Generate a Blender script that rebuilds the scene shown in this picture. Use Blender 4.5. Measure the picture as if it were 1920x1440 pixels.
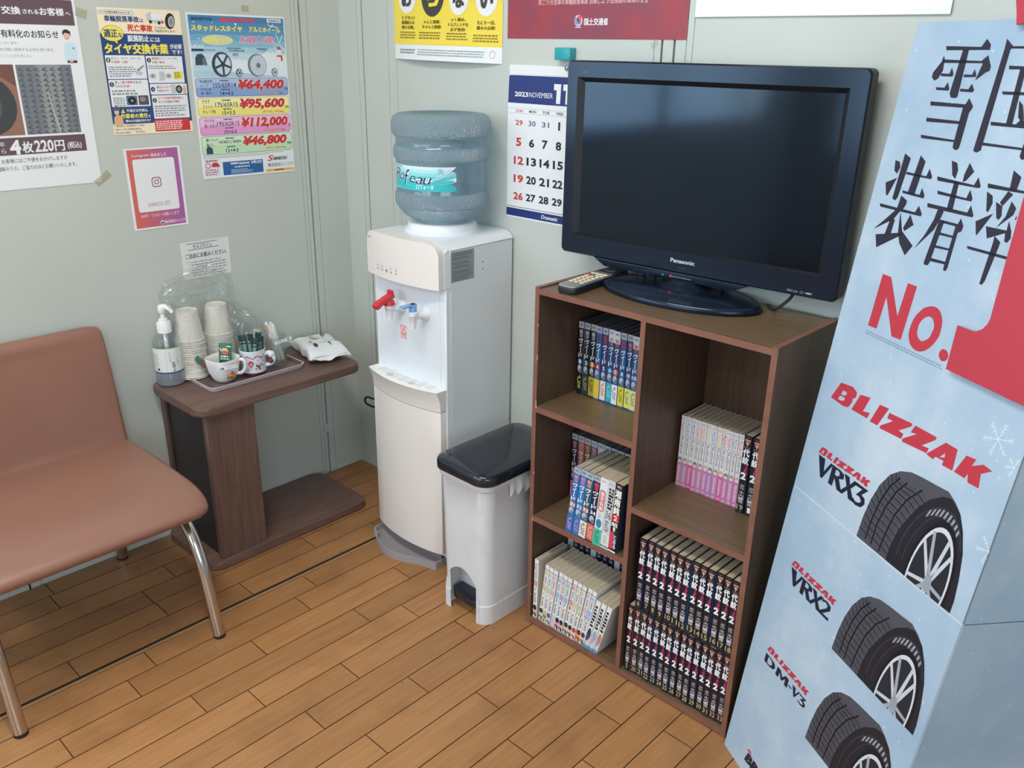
import bpy, bmesh, math, random
from math import sin, cos, pi, radians as RAD
from mathutils import Matrix, Vector
from mathutils.geometry import tessellate_polygon

SC = bpy.context.scene
COL = SC.collection
for o in list(bpy.data.objects):
    bpy.data.objects.remove(o)

# ---------------------------------------------------------------- camera
FOCAL_PX = 1600.07
YAW, PITCH, ROLL = RAD(-43.02684), RAD(21.47015), RAD(1.02994)
fw = Vector((sin(YAW) * cos(PITCH), cos(YAW) * cos(PITCH), -sin(PITCH)))
r0 = Vector((cos(YAW), -sin(YAW), 0)); u0 = r0.cross(fw)
rt = cos(ROLL) * r0 + sin(ROLL) * u0; up = -sin(ROLL) * r0 + cos(ROLL) * u0
cam = bpy.data.cameras.new('camera'); cam.sensor_width = 36.0; cam.lens = FOCAL_PX / 1920 * 36
cam.clip_start = 0.02
co = bpy.data.objects.new('camera', cam); COL.objects.link(co)
co.matrix_world = Matrix(((rt.x, up.x, -fw.x, 2.25854), (rt.y, up.y, -fw.y, -1.64075), (rt.z, up.z, -fw.z, 1.37816), (0, 0, 0, 1)))
SC.camera = co

# ---------------------------------------------------------------- colour management, sky
SC.view_settings.view_transform = 'Standard'; SC.view_settings.look = 'None'
SC.view_settings.gamma = 1.0; SC.view_settings.use_curve_mapping = False
SC.view_settings.exposure = 0.0
SC.cycles.transparent_max_bounces = 40
W = bpy.data.worlds.new('daylight'); SC.world = W; W.use_nodes = True
bg = W.node_tree.nodes['Background']; bg.inputs[0].default_value = (0.62, 0.78, 1.0, 1); bg.inputs[1].default_value = 2.0

def area(name, loc, target, sx, sy, power, col):
    l = bpy.data.lights.new(name, 'AREA'); l.shape = 'RECTANGLE'; l.size = sx; l.size_y = sy
    l.energy = power; l.color = col
    o = bpy.data.objects.new(name, l); COL.objects.link(o); o.location = loc
    d = Vector(target) - Vector(loc)
    o.rotation_euler = d.to_track_quat('-Z', 'Y').to_euler()
    return o
ROOM_X, ROOM_Y, ROOM_Z = 4.3, -4.6, 2.55
# daylight through the windows (left wall, front wall, right wall), then the ceiling lamps
area('daylight_left', (0.02, -2.55, 1.55), (2.0, -2.0, 0.9), 1.9, 1.1, 22, (0.70, 0.88, 1.0))
area('daylight_front', (1.25, ROOM_Y + 0.02, 1.5), (1.0, 0, 0.7), 1.9, 1.5, 22, (0.82, 0.93, 1.0))
area('daylight_right', (ROOM_X - 0.02, -2.7, 1.5), (0.5, -1.5, 0.8), 2.0, 1.3, 27, (0.80, 0.93, 1.0))
LAMPS = [(1.3, -1.35), (1.2, -2.9), (3.1, -1.8)]  # the second lamp is unseen fill, added to brighten the left wall

# ---------------------------------------------------------------- materials
def lin(v):
    v /= 255.0
    return v / 12.92 if v <= 0.04045 else ((v + 0.055) / 1.055) ** 2.4
def C(r, g, b): return (lin(r), lin(g), lin(b), 1)
_mats = {}
def mat(name, rgb, rough=0.5, metal=0.0, spec=0.5, bump=None, noise=None, emit=None, coat=0.0, trans=0.0, alpha=None):
    """principled material; noise=(scale, rgb2, contrast, stretch) mixes a second colour, bump=(scale,strength)"""
    if name in _mats: return _mats[name]
    m = bpy.data.materials.new(name); m.use_nodes = True; nt = m.node_tree; p = nt.nodes['Principled BSDF']
    p.inputs['Base Color'].default_value = C(*rgb); p.inputs['Roughness'].default_value = rough
    p.inputs['Metallic'].default_value = metal; p.inputs['Specular IOR Level'].default_value = spec
    p.inputs['Coat Weight'].default_value = coat
    p.inputs['Transmission Weight'].default_value = trans
    tc = None
    if noise or bump:
        tc = nt.nodes.new('ShaderNodeTexCoord')
    if noise:
        sc, rgb2, lo, hi, stretch = noise
        mp = nt.nodes.new('ShaderNodeMapping'); mp.inputs['Scale'].default_value = stretch
        nt.links.new(tc.outputs['Object'], mp.inputs['Vector'])
        n = nt.nodes.new('ShaderNodeTexNoise'); n.inputs['Scale'].default_value = sc; n.inputs['Detail'].default_value = 6
        n.inputs['Roughness'].default_value = 0.6
        nt.links.new(mp.outputs[0], n.inputs['Vector'])
        cr = nt.nodes.new('ShaderNodeValToRGB'); cr.color_ramp.elements[0].position = lo; cr.color_ramp.elements[1].position = hi
        cr.color_ramp.elements[0].color = C(*rgb); cr.color_ramp.elements[1].color = C(*rgb2)
        nt.links.new(n.outputs['Fac'], cr.inputs[0]); nt.links.new(cr.outputs[0], p.inputs['Base Color'])
    if bump:
        n2 = nt.nodes.new('ShaderNodeTexNoise'); n2.inputs['Scale'].default_value = bump[0]; n2.inputs['Detail'].default_value = 3
        nt.links.new(tc.outputs['Object'], n2.inputs['Vector'])
        b = nt.nodes.new('ShaderNodeBump'); b.inputs['Strength'].default_value = bump[1]; b.inputs['Distance'].default_value = 0.002
        nt.links.new(n2.outputs['Fac'], b.inputs['Height']); nt.links.new(b.outputs[0], p.inputs['Normal'])
    if emit:
        p.inputs['Emission Color'].default_value = C(*emit[0]); p.inputs['Emission Strength'].default_value = emit[1]
    _mats[name] = m
    return m
def ink(r, g, b, rough=0.45): return mat('ink_%d_%d_%d' % (r, g, b), (r, g, b), rough, spec=0.3)
def film(name, tint, clear, gloss_rough=0.12, body=None, body_w=0.0, ior=1.45, bump=None, glint_streak=None):
    """thin clear plastic: see-through tint + surface reflection (+ a little milky body)"""
    if name in _mats: return _mats[name]
    m = bpy.data.materials.new(name); m.use_nodes = True; nt = m.node_tree; nt.nodes.clear()
    out = nt.nodes.new('ShaderNodeOutputMaterial')
    tr = nt.nodes.new('ShaderNodeBsdfTransparent'); tr.inputs[0].default_value = C(*tint)
    gl = nt.nodes.new('ShaderNodeBsdfGlossy'); gl.inputs['Roughness'].default_value = gloss_rough
    last = tr.outputs[0]
    if body:
        df = nt.nodes.new('ShaderNodeBsdfDiffuse'); df.inputs[0].default_value = C(*body)
        tl = nt.nodes.new('ShaderNodeBsdfTranslucent'); tl.inputs[0].default_value = C(*body)
        a = nt.nodes.new('ShaderNodeMixShader'); a.inputs[0].default_value = 0.5
        nt.links.new(df.outputs[0], a.inputs[1]); nt.links.new(tl.outputs[0], a.inputs[2])
        mx = nt.nodes.new('ShaderNodeMixShader'); mx.inputs[0].default_value = body_w
        nt.links.new(last, mx.inputs[1]); nt.links.new(a.outputs[0], mx.inputs[2]); last = mx.outputs[0]
        if glint_streak:   # bright wrinkle highlights put into the milky colour of the film
            tc = nt.nodes.new('ShaderNodeTexCoord'); n = nt.nodes.new('ShaderNodeTexNoise'); n.inputs['Scale'].default_value = glint_streak[0]; n.inputs['Detail'].default_value = 4; n.inputs['Distortion'].default_value = 1.4
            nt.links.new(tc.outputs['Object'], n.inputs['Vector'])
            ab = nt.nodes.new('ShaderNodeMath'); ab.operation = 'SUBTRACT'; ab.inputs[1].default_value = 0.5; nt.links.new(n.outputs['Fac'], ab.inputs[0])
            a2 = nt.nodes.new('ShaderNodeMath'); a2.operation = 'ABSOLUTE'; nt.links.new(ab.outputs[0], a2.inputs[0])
            mr = nt.nodes.new('ShaderNodeMapRange'); mr.inputs['From Min'].default_value = 0.0; mr.inputs['From Max'].default_value = glint_streak[1]; mr.inputs['To Min'].default_value = glint_streak[2]; mr.inputs['To Max'].default_value = body_w
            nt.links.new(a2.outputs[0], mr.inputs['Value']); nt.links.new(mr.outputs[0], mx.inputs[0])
    fr = nt.nodes.new('ShaderNodeLayerWeight'); fr.inputs['Blend'].default_value = 0.5
    pw = nt.nodes.new('ShaderNodeMath'); pw.operation = 'POWER'; pw.inputs[1].default_value = 4.0; nt.links.new(fr.outputs['Facing'], pw.inputs[0])
    ma = nt.nodes.new('ShaderNodeMath'); ma.operation = 'MULTIPLY_ADD'; r_ = ((ior - 1) / (ior + 1)) ** 2; ma.inputs[1].default_value = 0.75; ma.inputs[2].default_value = r_ * 1.6
    nt.links.new(pw.outputs[0], ma.inputs[0])
    m2 = nt.nodes.new('ShaderNodeMixShader'); nt.links.new(ma.outputs[0], m2.inputs[0])
    nt.links.new(last, m2.inputs[1]); nt.links.new(gl.outputs[0], m2.inputs[2]); nt.links.new(m2.outputs[0], out.inputs[0])
    if bump:
        tc = nt.nodes.new('ShaderNodeTexCoord'); n = nt.nodes.new('ShaderNodeTexNoise'); n.inputs['Scale'].default_value = bump[0]
        n.inputs['Detail'].default_value = 2
        nt.links.new(tc.outputs['Object'], n.inputs['Vector'])
        b = nt.nodes.new('ShaderNodeBump'); b.inputs['Strength'].default_value = bump[1]; b.inputs['Distance'].default_value = bump[2]
        nt.links.new(n.outputs['Fac'], b.inputs['Height'])
        nt.links.new(b.outputs[0], gl.inputs['Normal']); nt.links.new(b.outputs[0], fr.inputs['Normal'])
    _mats[name] = m
    return m
def wood(name, a, b, axis='z', scale=1.0, rough=0.4, coat=0.0):
    st = {'x': (1.2, 22, 22), 'y': (22, 1.2, 22), 'z': (22, 22, 1.2)}[axis]
    return mat(name, a, rough, noise=(3.5 * scale, b, 0.32, 0.68, st), coat=coat)

# ---------------------------------------------------------------- mesh builder
class G:
    def __init__(s): s.v = []; s.f = []; s.mi = []; s.mats = []; s.M = None
    def slot(s, m):
        if m not in s.mats: s.mats.append(m)
        return s.mats.index(m)
    def add(s, verts, faces, m):
        k = len(s.v); i = s.slot(m)
        for p in verts:
            p = Vector(p)
            s.v.append(s.M @ p if s.M is not None else p)
        for f in faces:
            s.f.append([k + j for j in f]); s.mi.append(i)
    def poly(s, pts, m): s.add(pts, [list(range(len(pts)))], m)
    def bm(s, bm, m):
        bm.verts.ensure_lookup_table()
        for n, v in enumerate(bm.verts): v.index = n
        s.add([v.co.copy() for v in bm.verts], [[v.index for v in f.verts] for f in bm.faces], m); bm.free()
    def box(s, x0, x1, y0, y1, z0, z1, m, bev=0.0, seg=2):
        if bev <= 0:
            p = [(x, y, z) for x in (x0, x1) for y in (y0, y1) for z in (z0, z1)]
            s.add(p, [(0, 1, 3, 2), (4, 6, 7, 5), (0, 4, 5, 1), (2, 3, 7, 6), (0, 2, 6, 4), (1, 5, 7, 3)], m); return
        b = bmesh.new(); bmesh.ops.create_cube(b, size=1)
        for v in b.verts: v.co = Vector(((x0 + x1) / 2 + v.co.x * (x1 - x0), (y0 + y1) / 2 + v.co.y * (y1 - y0), (z0 + z1) / 2 + v.co.z * (z1 - z0)))
        bmesh.ops.bevel(b, geom=list(b.edges), offset=bev, segments=seg, affect='EDGES', profile=0.5)
        s.bm(b, m)
    def prism(s, loop, c0, c1, m, axis='z', bev=0.0, seg=2):
        """closed 2-D loop extruded along an axis; bev rounds the rims"""
        def P(a, b, c): return {'z': (a, b, c), 'y': (a, c, b), 'x': (c, a, b)}[axis]
        if bev <= 0:
            n = len(loop)
            s.add([P(a, b, c0) for a, b in loop] + [P(a, b, c1) for a, b in loop],
                  [list(range(n))[::-1], list(range(n, 2 * n))] + [(i, (i + 1) % n, n + (i + 1) % n, n + i) for i in range(n)], m); return
        b = bmesh.new(); n = len(loop)
        lo = [b.verts.new(P(x, y, c0)) for x, y in loop]; hi = [b.verts.new(P(x, y, c1)) for x, y in loop]
        fs = [b.faces.new(lo[::-1]), b.faces.new(hi)]
        ed = list(fs[0].edges) + list(fs[1].edges)
        for i in range(n): b.faces.new((lo[i], lo[(i + 1) % n], hi[(i + 1) % n], hi[i]))
        bmesh.ops.bevel(b, geom=ed, offset=bev, segments=seg, affect='EDGES', profile=0.5)
        bmesh.ops.recalc_face_normals(b, faces=list(b.faces)); s.bm(b, m)
    def tube(s, path, r, m, n=10, caps=True):
        path = [Vector(p) for p in path]; rs = r if isinstance(r, (list, tuple)) else [r] * len(path)
        t0 = (path[1] - path[0]).normalized(); nrm = t0.orthogonal().normalized(); rings = []
        for i, p in enumerate(path):
            t = (path[min(i + 1, len(path) - 1)] - path[max(i - 1, 0)]).normalized()
            nrm = (nrm - t * nrm.dot(t)).normalized(); bi = t.cross(nrm)
            rings.append([p + rs[i] * (cos(2 * pi * k / n) * nrm + sin(2 * pi * k / n) * bi) for k in range(n)])
        vs = [v for ring in rings for v in ring]; fs = []
        for i in range(len(path) - 1):
            for k in range(n): fs.append((i * n + k, i * n + (k + 1) % n, (i + 1) * n + (k + 1) % n, (i + 1) * n + k))
        if caps: fs += [list(range(n))[::-1], list(range(len(vs) - n, len(vs)))]
        s.add(vs, fs, m)
    def lathe(s, prof, m, n=40, c=(0, 0, 0), caps=(True, True), a0=0.0, a1=2 * pi):
        full = abs(a1 - a0 - 2 * pi) < 1e-6; cols = n if full else n + 1
        vs = [(c[0] + r * cos(a0 + (a1 - a0) * k / n), c[1] + r * sin(a0 + (a1 - a0) * k / n), c[2] + z) for r, z in prof for k in range(cols)]
        fs = []
        for i in range(len(prof) - 1):
            for k in range(n):
                k2 = (k + 1) % cols
                fs.append((i * cols + k, i * cols + k2, (i + 1) * cols + k2, (i + 1) * cols + k))
        if full and caps[0]: fs.append(list(range(cols))[::-1])
        if full and caps[1]: fs.append(list(range(len(vs) - cols, len(vs))))
        s.add(vs, fs, m)
    def ball(s, c, r, m, nu=14, nv=10):
        if not isinstance(r, (tuple, list)): r = (r, r, r)
        vs = []; fs = []
        for j in range(nv + 1):
            t = pi * j / nv
            for k in range(nu): vs.append((c[0] + r[0] * sin(t) * cos(2 * pi * k / nu), c[1] + r[1] * sin(t) * sin(2 * pi * k / nu), c[2] + r[2] * cos(t)))
        for j in range(nv):
            for k in range(nu): fs.append((j * nu + k, (j + 1) * nu + k, (j + 1) * nu + (k + 1) % nu, j * nu + (k + 1) % nu))
        s.add(vs, fs, m)
    def grid(s, fn, nu, nv, m, closed=False):
        cols = nu if closed else nu + 1
        vs = [fn(i / nu, j / nv) for j in range(nv + 1) for i in range(cols)]
        fs = [(j * cols + i, j * cols + (i + 1) % cols, (j + 1) * cols + (i + 1) % cols, (j + 1) * cols + i) for j in range(nv) for i in range(nu)]
        s.add(vs, fs, m)
    def build(s, name, parent=None, smooth=40, loc=None, rz=0.0, weld=True):
        me = bpy.data.meshes.new(name); me.from_pydata([tuple(v) for v in s.v], [], s.f)
        for m in s.mats: me.materials.append(m)
        me.polygons.foreach_set('material_index', s.mi)
        me.update(); me.validate()
        if smooth:
            me.polygons.foreach_set('use_smooth', [True] * len(me.polygons)); me.set_sharp_from_angle(angle=RAD(smooth))
        o = bpy.data.objects.new(name, me); COL.objects.link(o)
        if parent is not None: o.parent = parent
        if loc is not None: o.location = loc
        if rz: o.rotation_euler.z = rz
        return o

def rrect(x0, x1, y0, y1, r, n=6):
    p = []
    for cx, cy, a in ((x1 - r, y1 - r, 0), (x0 + r, y1 - r, pi / 2), (x0 + r, y0 + r, pi), (x1 - r, y0 + r, 1.5 * pi)):
        p += [(cx + r * cos(a + pi / 2 * k / n), cy + r * sin(a + pi / 2 * k / n)) for k in range(n + 1)]
    return p
def ell(cx, cy, rx, ry, n=28, a=0.0):
    return [(cx + rx * cos(t) * cos(a) - ry * sin(t) * sin(a), cy + rx * cos(t) * sin(a) + ry * sin(t) * cos(a)) for t in (2 * pi * k / n for k in range(n))]
def arc_path(pts, k=6):
    """Catmull-Rom through points"""
    P = [Vector(p) for p in pts]; P = [2 * P[0] - P[1]] + P + [2 * P[-1] - P[-2]]; out = []
    for i in range(1, len(P) - 2):
        for j in range(k):
            t = j / k; a, b, c, d = P[i - 1], P[i], P[i + 1], P[i + 2]
            out.append(0.5 * ((2 * b) + (c - a) * t + (2 * a - 5 * b + 4 * c - d) * t * t + (3 * b - a - 3 * c + d) * t ** 3))
    return out + [P[-2]]

# ---------------------------------------------------------------- things, parts, setting
def tag(o, label, cat, group=None, kind=None):
    o['label'] = label; o['category'] = cat
    if group: o['group'] = group
    if kind: o['kind'] = kind
    return o
def thing(name, label, cat, loc=(0, 0, 0), rz=0.0, group=None):
    o = bpy.data.objects.new(name, None); COL.objects.link(o); o.empty_display_size = 0.05
    o.location = loc; o.rotation_euler.z = rz
    return tag(o, label, cat, group)
def struct(name, g, smooth=40):
    o = g.build(name, smooth=smooth); o['kind'] = 'structure'; return o
def dup(root, name=None, **kw):
    c = root.copy(); COL.objects.link(c)
    if name: c.name = name
    for ch in [x for x in bpy.data.objects if x.parent == root]:
        d = ch.copy(); COL.objects.link(d); d.parent = c
        for g2 in [x for x in bpy.data.objects if x.parent == ch]:
            e = g2.copy(); COL.objects.link(e); e.parent = d
    return c

# ---------------------------------------------------------------- printed sheets and lettering
_gl = {}
def glyphs(text, bold=0.0, shear=0.0, space=1.0):
    key = (text, bold, shear, space)
    if key not in _gl:
        cu = bpy.data.curves.new('lettering', 'FONT'); cu.body = text; cu.offset = bold; cu.shear = shear
        cu.resolution_u = 2; cu.space_character = space
        ob = bpy.data.objects.new('lettering', cu); me = bpy.data.meshes.new_from_object(ob)
        vs = [(v.co.x, v.co.y) for v in me.vertices]; fs = [list(p.vertices) for p in me.polygons]
        bpy.data.objects.remove(ob); bpy.data.curves.remove(cu); bpy.data.meshes.remove(me)
        _gl[key] = (vs, fs)
    return _gl[key]
class Sheet:
    """draws flat print into a G: local mm, x right, y down (flip=True: y up) on the plane O + x*X + y*Y, raised by layers"""
    def __init__(s, g, O, X, N, mm=0.001, yup=False, eps=0.00012):
        s.g = g; s.O = Vector(O); s.X = Vector(X).normalized(); s.N = Vector(N).normalized(); s.Y = s.N.cross(s.X)
        s.mm = mm; s.sg = 1 if yup else -1; s.eps = eps; s.rnd = random.Random(7)
    def P(s, x, y, L): return s.O + s.X * x * s.mm + s.Y * (s.sg * y * s.mm) + s.N * (L * s.eps)
    def faces(s, pts, faces, m, L): s.g.add([s.P(x, y, L) for x, y in pts], faces, m)
    def poly(s, loops, m, L=1):
        if not isinstance(loops[0][0], (tuple, list)): loops = [loops]
        pts = [p for l in loops for p in l]
        tri = tessellate_polygon([[Vector((p[0], p[1], 0)) for p in l] for l in loops])
        out = []
        for t in tri:
            a, b, c = (pts[i] for i in t); ar = (b[0] - a[0]) * (c[1] - a[1]) - (b[1] - a[1]) * (c[0] - a[0])
            out.append(t if ar * s.sg > 0 else t[::-1])
        s.faces(pts, out, m, L)
    def rect(s, x0, y0, x1, y1, m, L=1, n=1, k=1):
        pts = [(x0 + (x1 - x0) * i / n, y0 + (y1 - y0) * j / k) for j in range(k + 1) for i in range(n + 1)]
        f = []
        for j in range(k):
            for i in range(n):
                q = (j * (n + 1) + i, j * (n + 1) + i + 1, (j + 1) * (n + 1) + i + 1, (j + 1) * (n + 1) + i)
                f.append(q if s.sg > 0 else q[::-1])
        s.faces(pts, f, m, L)
    def rr(s, x0, y0, x1, y1, r, m, L=1): s.poly(rrect(min(x0, x1), max(x0, x1), min(y0, y1), max(y0, y1), r, 4), m, L)
    def ell(s, cx, cy, rx, ry, m, L=1, a=0.0, n=24): s.poly(ell(cx, cy, rx, ry, n, a), m, L)
    def ring(s, cx, cy, rx, ry, w, m, L=1, n=28, a=0.0): s.poly([ell(cx, cy, rx, ry, n, a), ell(cx, cy, rx - w, ry - w, n, a)], m, L)
    def line(s, pts, w, m, L=1):
        for (a, b) in zip(pts, pts[1:]):
            d = Vector((b[0] - a[0], b[1] - a[1])); l = d.length or 1e-9; nx, ny = -d.y / l * w / 2, d.x / l * w / 2
            s.poly([(a[0] + nx, a[1] + ny), (b[0] + nx, b[1] + ny), (b[0] - nx, b[1] - ny), (a[0] - nx, a[1] - ny)], m, L)
    def T(s, text, x0, y0, x1, y1, m, L=2, bold=0.0, shear=0.0, space=1.0):
        if bold and max(text) > '\u2fff':
            h_ = abs(y1 - y0); d = bold * h_ * 0.85; dx = d if text != 'ー' else 0; x0, x1 = min(x0, x1) + dx, max(x0, x1) - dx; ya, yb = min(y0, y1) + d * .7, max(y0, y1) - d * .7
            for k, (a, b) in enumerate(((-dx, -d * .7), (dx, -d * .7), (-dx, d * .7), (dx, d * .7), (0, 0))): s.T(text, x0 + a, ya + b, x1 + a, yb + b, m, L + 0.04 * k, 0, shear, space)
            return
        vs, fs = glyphs(text, bold, shear, space)
        if not vs: return
        xs = [v[0] for v in vs]; ys = [v[1] for v in vs]; a, b, c, d = min(xs), max(xs), min(ys), max(ys)
        if s.sg > 0: y0, y1 = min(y0, y1), max(y0, y1)
        else: y0, y1 = max(y0, y1), min(y0, y1)
        w = (b - a) or 1; h = (d - c) or 1
        s.faces([(x0 + (v[0] - a) / w * (x1 - x0), y0 + (v[1] - c) / h * (y1 - y0)) for v in vs], fs, m, L)
    def V(s, text, xc, y0, y1, w, m, L=2, bold=0.0, fill=0.9):
        """vertical writing: one character per cell, top y0 to bottom y1"""
        n = len(text); ch = (y1 - y0) / n
        for i, t in enumerate(text):
            if t == ' ': continue
            a = y0 + ch * i + ch * (1 - fill) / 2; b = a + ch * fill
            if t == 'ー': s.rect(xc - w * 0.09, a, xc + w * 0.09, b, m, L); continue
            ww = w * (0.45 if t in '1!！・' else 0.75 if t in 'ィッェャュョ' else 1.0)
            s.T(t, xc - ww / 2, a, xc + ww / 2, b, m, L, bold)
    def micro(s, x0, y0, x1, y1, rows, m, L=2, fill=0.55, ragged=0.3):
        """unreadably small print: rows of tiny dashes"""
        rh = (y1 - y0) / rows
        for r in range(rows):
            x = x0; e = x1 - (x1 - x0) * ragged * s.rnd.random(); y = y0 + rh * (r + 0.5 - fill / 2)
            while x < e - abs(rh) * 0.3:
                w = abs(rh) * (0.5 + 1.2 * s.rnd.random()); s.rect(x, y, min(x + w, e), y + rh * fill, m, L); x += w + abs(rh) * 0.35

# ================================================================ THE ROOM
WALLM = mat('painted steel wall', (197, 202, 195), 0.42, spec=0.35, noise=(2.2, (192, 197, 190), 0.35, 0.7, (1, 1, 1)))
DARKGAP = mat('dark gap', (42, 40, 38), 0.9)
WHITE = mat('white paint', (232, 232, 230), 0.5)
ALU = mat('aluminium frame', (150, 152, 155), 0.35, metal=0.9)
def wall_strip(g, P, a0, a1, z0, z1, cuts, back=0.006):
    """flat steel panels between a0 and a1 with grooves cut = (centre, width, depth, material); P(a, depth, z) maps to the room"""
    def quad(a, d0, b, d1, m): g.add([P(a, d0, z0), P(b, d1, z0), P(b, d1, z1), P(a, d0, z1)], [(0, 1, 2, 3)], m)
    x = a0
    for c, w, dp, m in sorted(cuts):
        if c - w / 2 <= a0 or c + w / 2 >= a1: continue
        quad(x, 0, c - w / 2, 0, WALLM); quad(c - w / 2, 0, c - w / 2, dp, WALLM); quad(c - w / 2, dp, c + w / 2, dp, m); quad(c + w / 2, dp, c + w / 2, 0, WALLM)
        x = c + w / 2
    quad(x, 0, a1, 0, WALLM)
def cuts_at(gaps, scores): return [(c, 0.0055, 0.012, DARKGAP) for c in gaps] + [(c, 0.0018, 0.002, WALLM) for c in scores]
g = G()
PL = lambda a, d, z: (-d, a, z)
lc = cuts_at([-0.1365, -1.108, -2.08, -3.05, -4.02], [-0.152, -0.165, -0.112, -1.0775, -1.082, -1.138, -1.160])
wall_strip(g, PL, -1.55, 0.0, 0, ROOM_Z, lc)
wall_strip(g, PL, -3.55, -1.55, 0, 0.98, lc); wall_strip(g, PL, -3.55, -1.55, 2.12, ROOM_Z, lc)
wall_strip(g, PL, ROOM_Y, -3.55, 0, ROOM_Z, lc)
g.box(-0.10, -0.02, ROOM_Y, -3.55, 0, ROOM_Z, WALLM); g.box(-0.10, -0.02, -1.55, 0.0, 0, ROOM_Z, WALLM)
g.box(-0.10, -0.02, -3.55, -1.55, 0, 0.975, WALLM); g.box(-0.10, -0.02, -3.55, -1.55, 2.125, ROOM_Z, WALLM)
# round bolt in the seam low on the wall
g.lathe([(0.016, 0), (0.016, 0.003), (0.013, 0.005)], WALLM, 20, (0, 0, 0))
k0 = len(g.v) - 60
for i in range(k0, len(g.v)): p = g.v[i]; g.v[i] = Vector((p.z, p.x - 0.1375, p.y + 0.168))
k0 = len(g.v); g.lathe([(0.0085, 0.004), (0.0085, 0.009), (0.006, 0.010)], WALLM, 6, (0, 0, 0))
for i in range(k0, len(g.v)): p = g.v[i]; g.v[i] = Vector((p.z, p.x - 0.1375, p.y + 0.168))
struct('wall_left', g, smooth=25)
g = G()
PB = lambda a, d, z: (a, d, z)
bc = cuts_at([0.110, 1.1465, 1.1775, 2.15, 2.18, 3.15], [0.0855, 0.226, 0.262, 1.127, 1.207, 1.223])
wall_strip(g, PB, 0.0, ROOM_X, 0, ROOM_Z, bc)
g.box(-0.02, ROOM_X, 0.02, 0.10, 0, ROOM_Z, WALLM)
struct('wall_back', g, smooth=25)
g = G()
for a, b, z0, z1 in ((ROOM_Y, -3.8, 0, ROOM_Z), (-1.6, 0, 0, ROOM_Z), (-3.8, -1.6, 0, 0.8), (-3.8, -1.6, 2.2, ROOM_Z)):
    g.box(ROOM_X, ROOM_X + 0.08, a, b, z0, z1, WALLM)
struct('wall_right', g)
g = G()
for a, b, z0, z1 in ((0, 0.25, 0, ROOM_Z), (2.25, ROOM_X, 0, ROOM_Z), (0.25, 2.25, 0, 0.7), (0.25, 2.25, 2.3, ROOM_Z)):
    g.box(a, b, ROOM_Y - 0.08, ROOM_Y, z0, z1, WALLM)
struct('wall_front', g)
g = G(); g.box(-0.1, ROOM_X + 0.08, ROOM_Y - 0.08, 0.1, ROOM_Z, ROOM_Z + 0.08, mat('ceiling board', (228, 228, 224), 0.9)); struct('ceiling', g)
PANE = film('window glass', (240, 248, 250), 1)
def window(name, P, a0, a1, z0, z1, n):
    g = G()
    def bar(a, b, c, d): 
        p, q = P(a, 0.012, c), P(b, 0.05, d)
        g.box(min(p[0], q[0]), max(p[0], q[0]), min(p[1], q[1]), max(p[1], q[1]), c, d, ALU, 0.003, 1)
    bar(a0, a1, z0, z0 + 0.04); bar(a0, a1, z1 - 0.04, z1)
    for i in range(n + 1):
        c = a0 + (a1 - a0) * i / n; bar(max(a0, c - 0.02), min(a1, c + 0.02), z0, z1)
    g.add([P(a0, 0.03, z0), P(a1, 0.03, z0), P(a1, 0.03, z1), P(a0, 0.03, z1)], [(0, 1, 2, 3)], PANE)
    struct(name, g)
window('window_1', PL, -3.55, -1.55, 0.98, 2.12, 2)
window('window_2', lambda a, d, z: (a, ROOM_Y - d, z), 0.25, 2.25, 0.7, 2.3, 2)
window('window_3', lambda a, d, z: (ROOM_X + d, a, z), -3.8, -1.6, 0.8, 2.2, 2)
LAMP_ON = mat('lit diffuser', (255, 255, 255), 0.5, emit=((255, 252, 247), 29.0))
LAMP_FILL = mat('added fill diffuser', (255, 255, 255), 0.5, emit=((255, 253, 250), 15.0)); LAMP_OFF = mat('unlit diffuser', (236, 236, 234), 0.5)  # the dimmer diffuser belongs to the added fill lamp
for i, (lx, ly) in enumerate(LAMPS):
    t = thing('ceiling_lamp', ['white ceiling lamp nearest the back wall', 'white ceiling lamp added as unseen fill nearest the front window', 'white ceiling lamp nearest the right wall'][i], 'lamp', (lx, ly, ROOM_Z), 0, 'ceiling lamps')
    g = G(); g.box(-0.64, 0.64, -0.15, 0.15, -0.05, -0.001, WHITE, 0.005); g.build('housing', t)
    g = G(); g.box(-0.61, 0.61, -0.12, 0.12, -0.062, -0.052, (LAMP_ON, LAMP_FILL, LAMP_OFF)[i], 0.004); g.build('diffuser', t)

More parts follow.
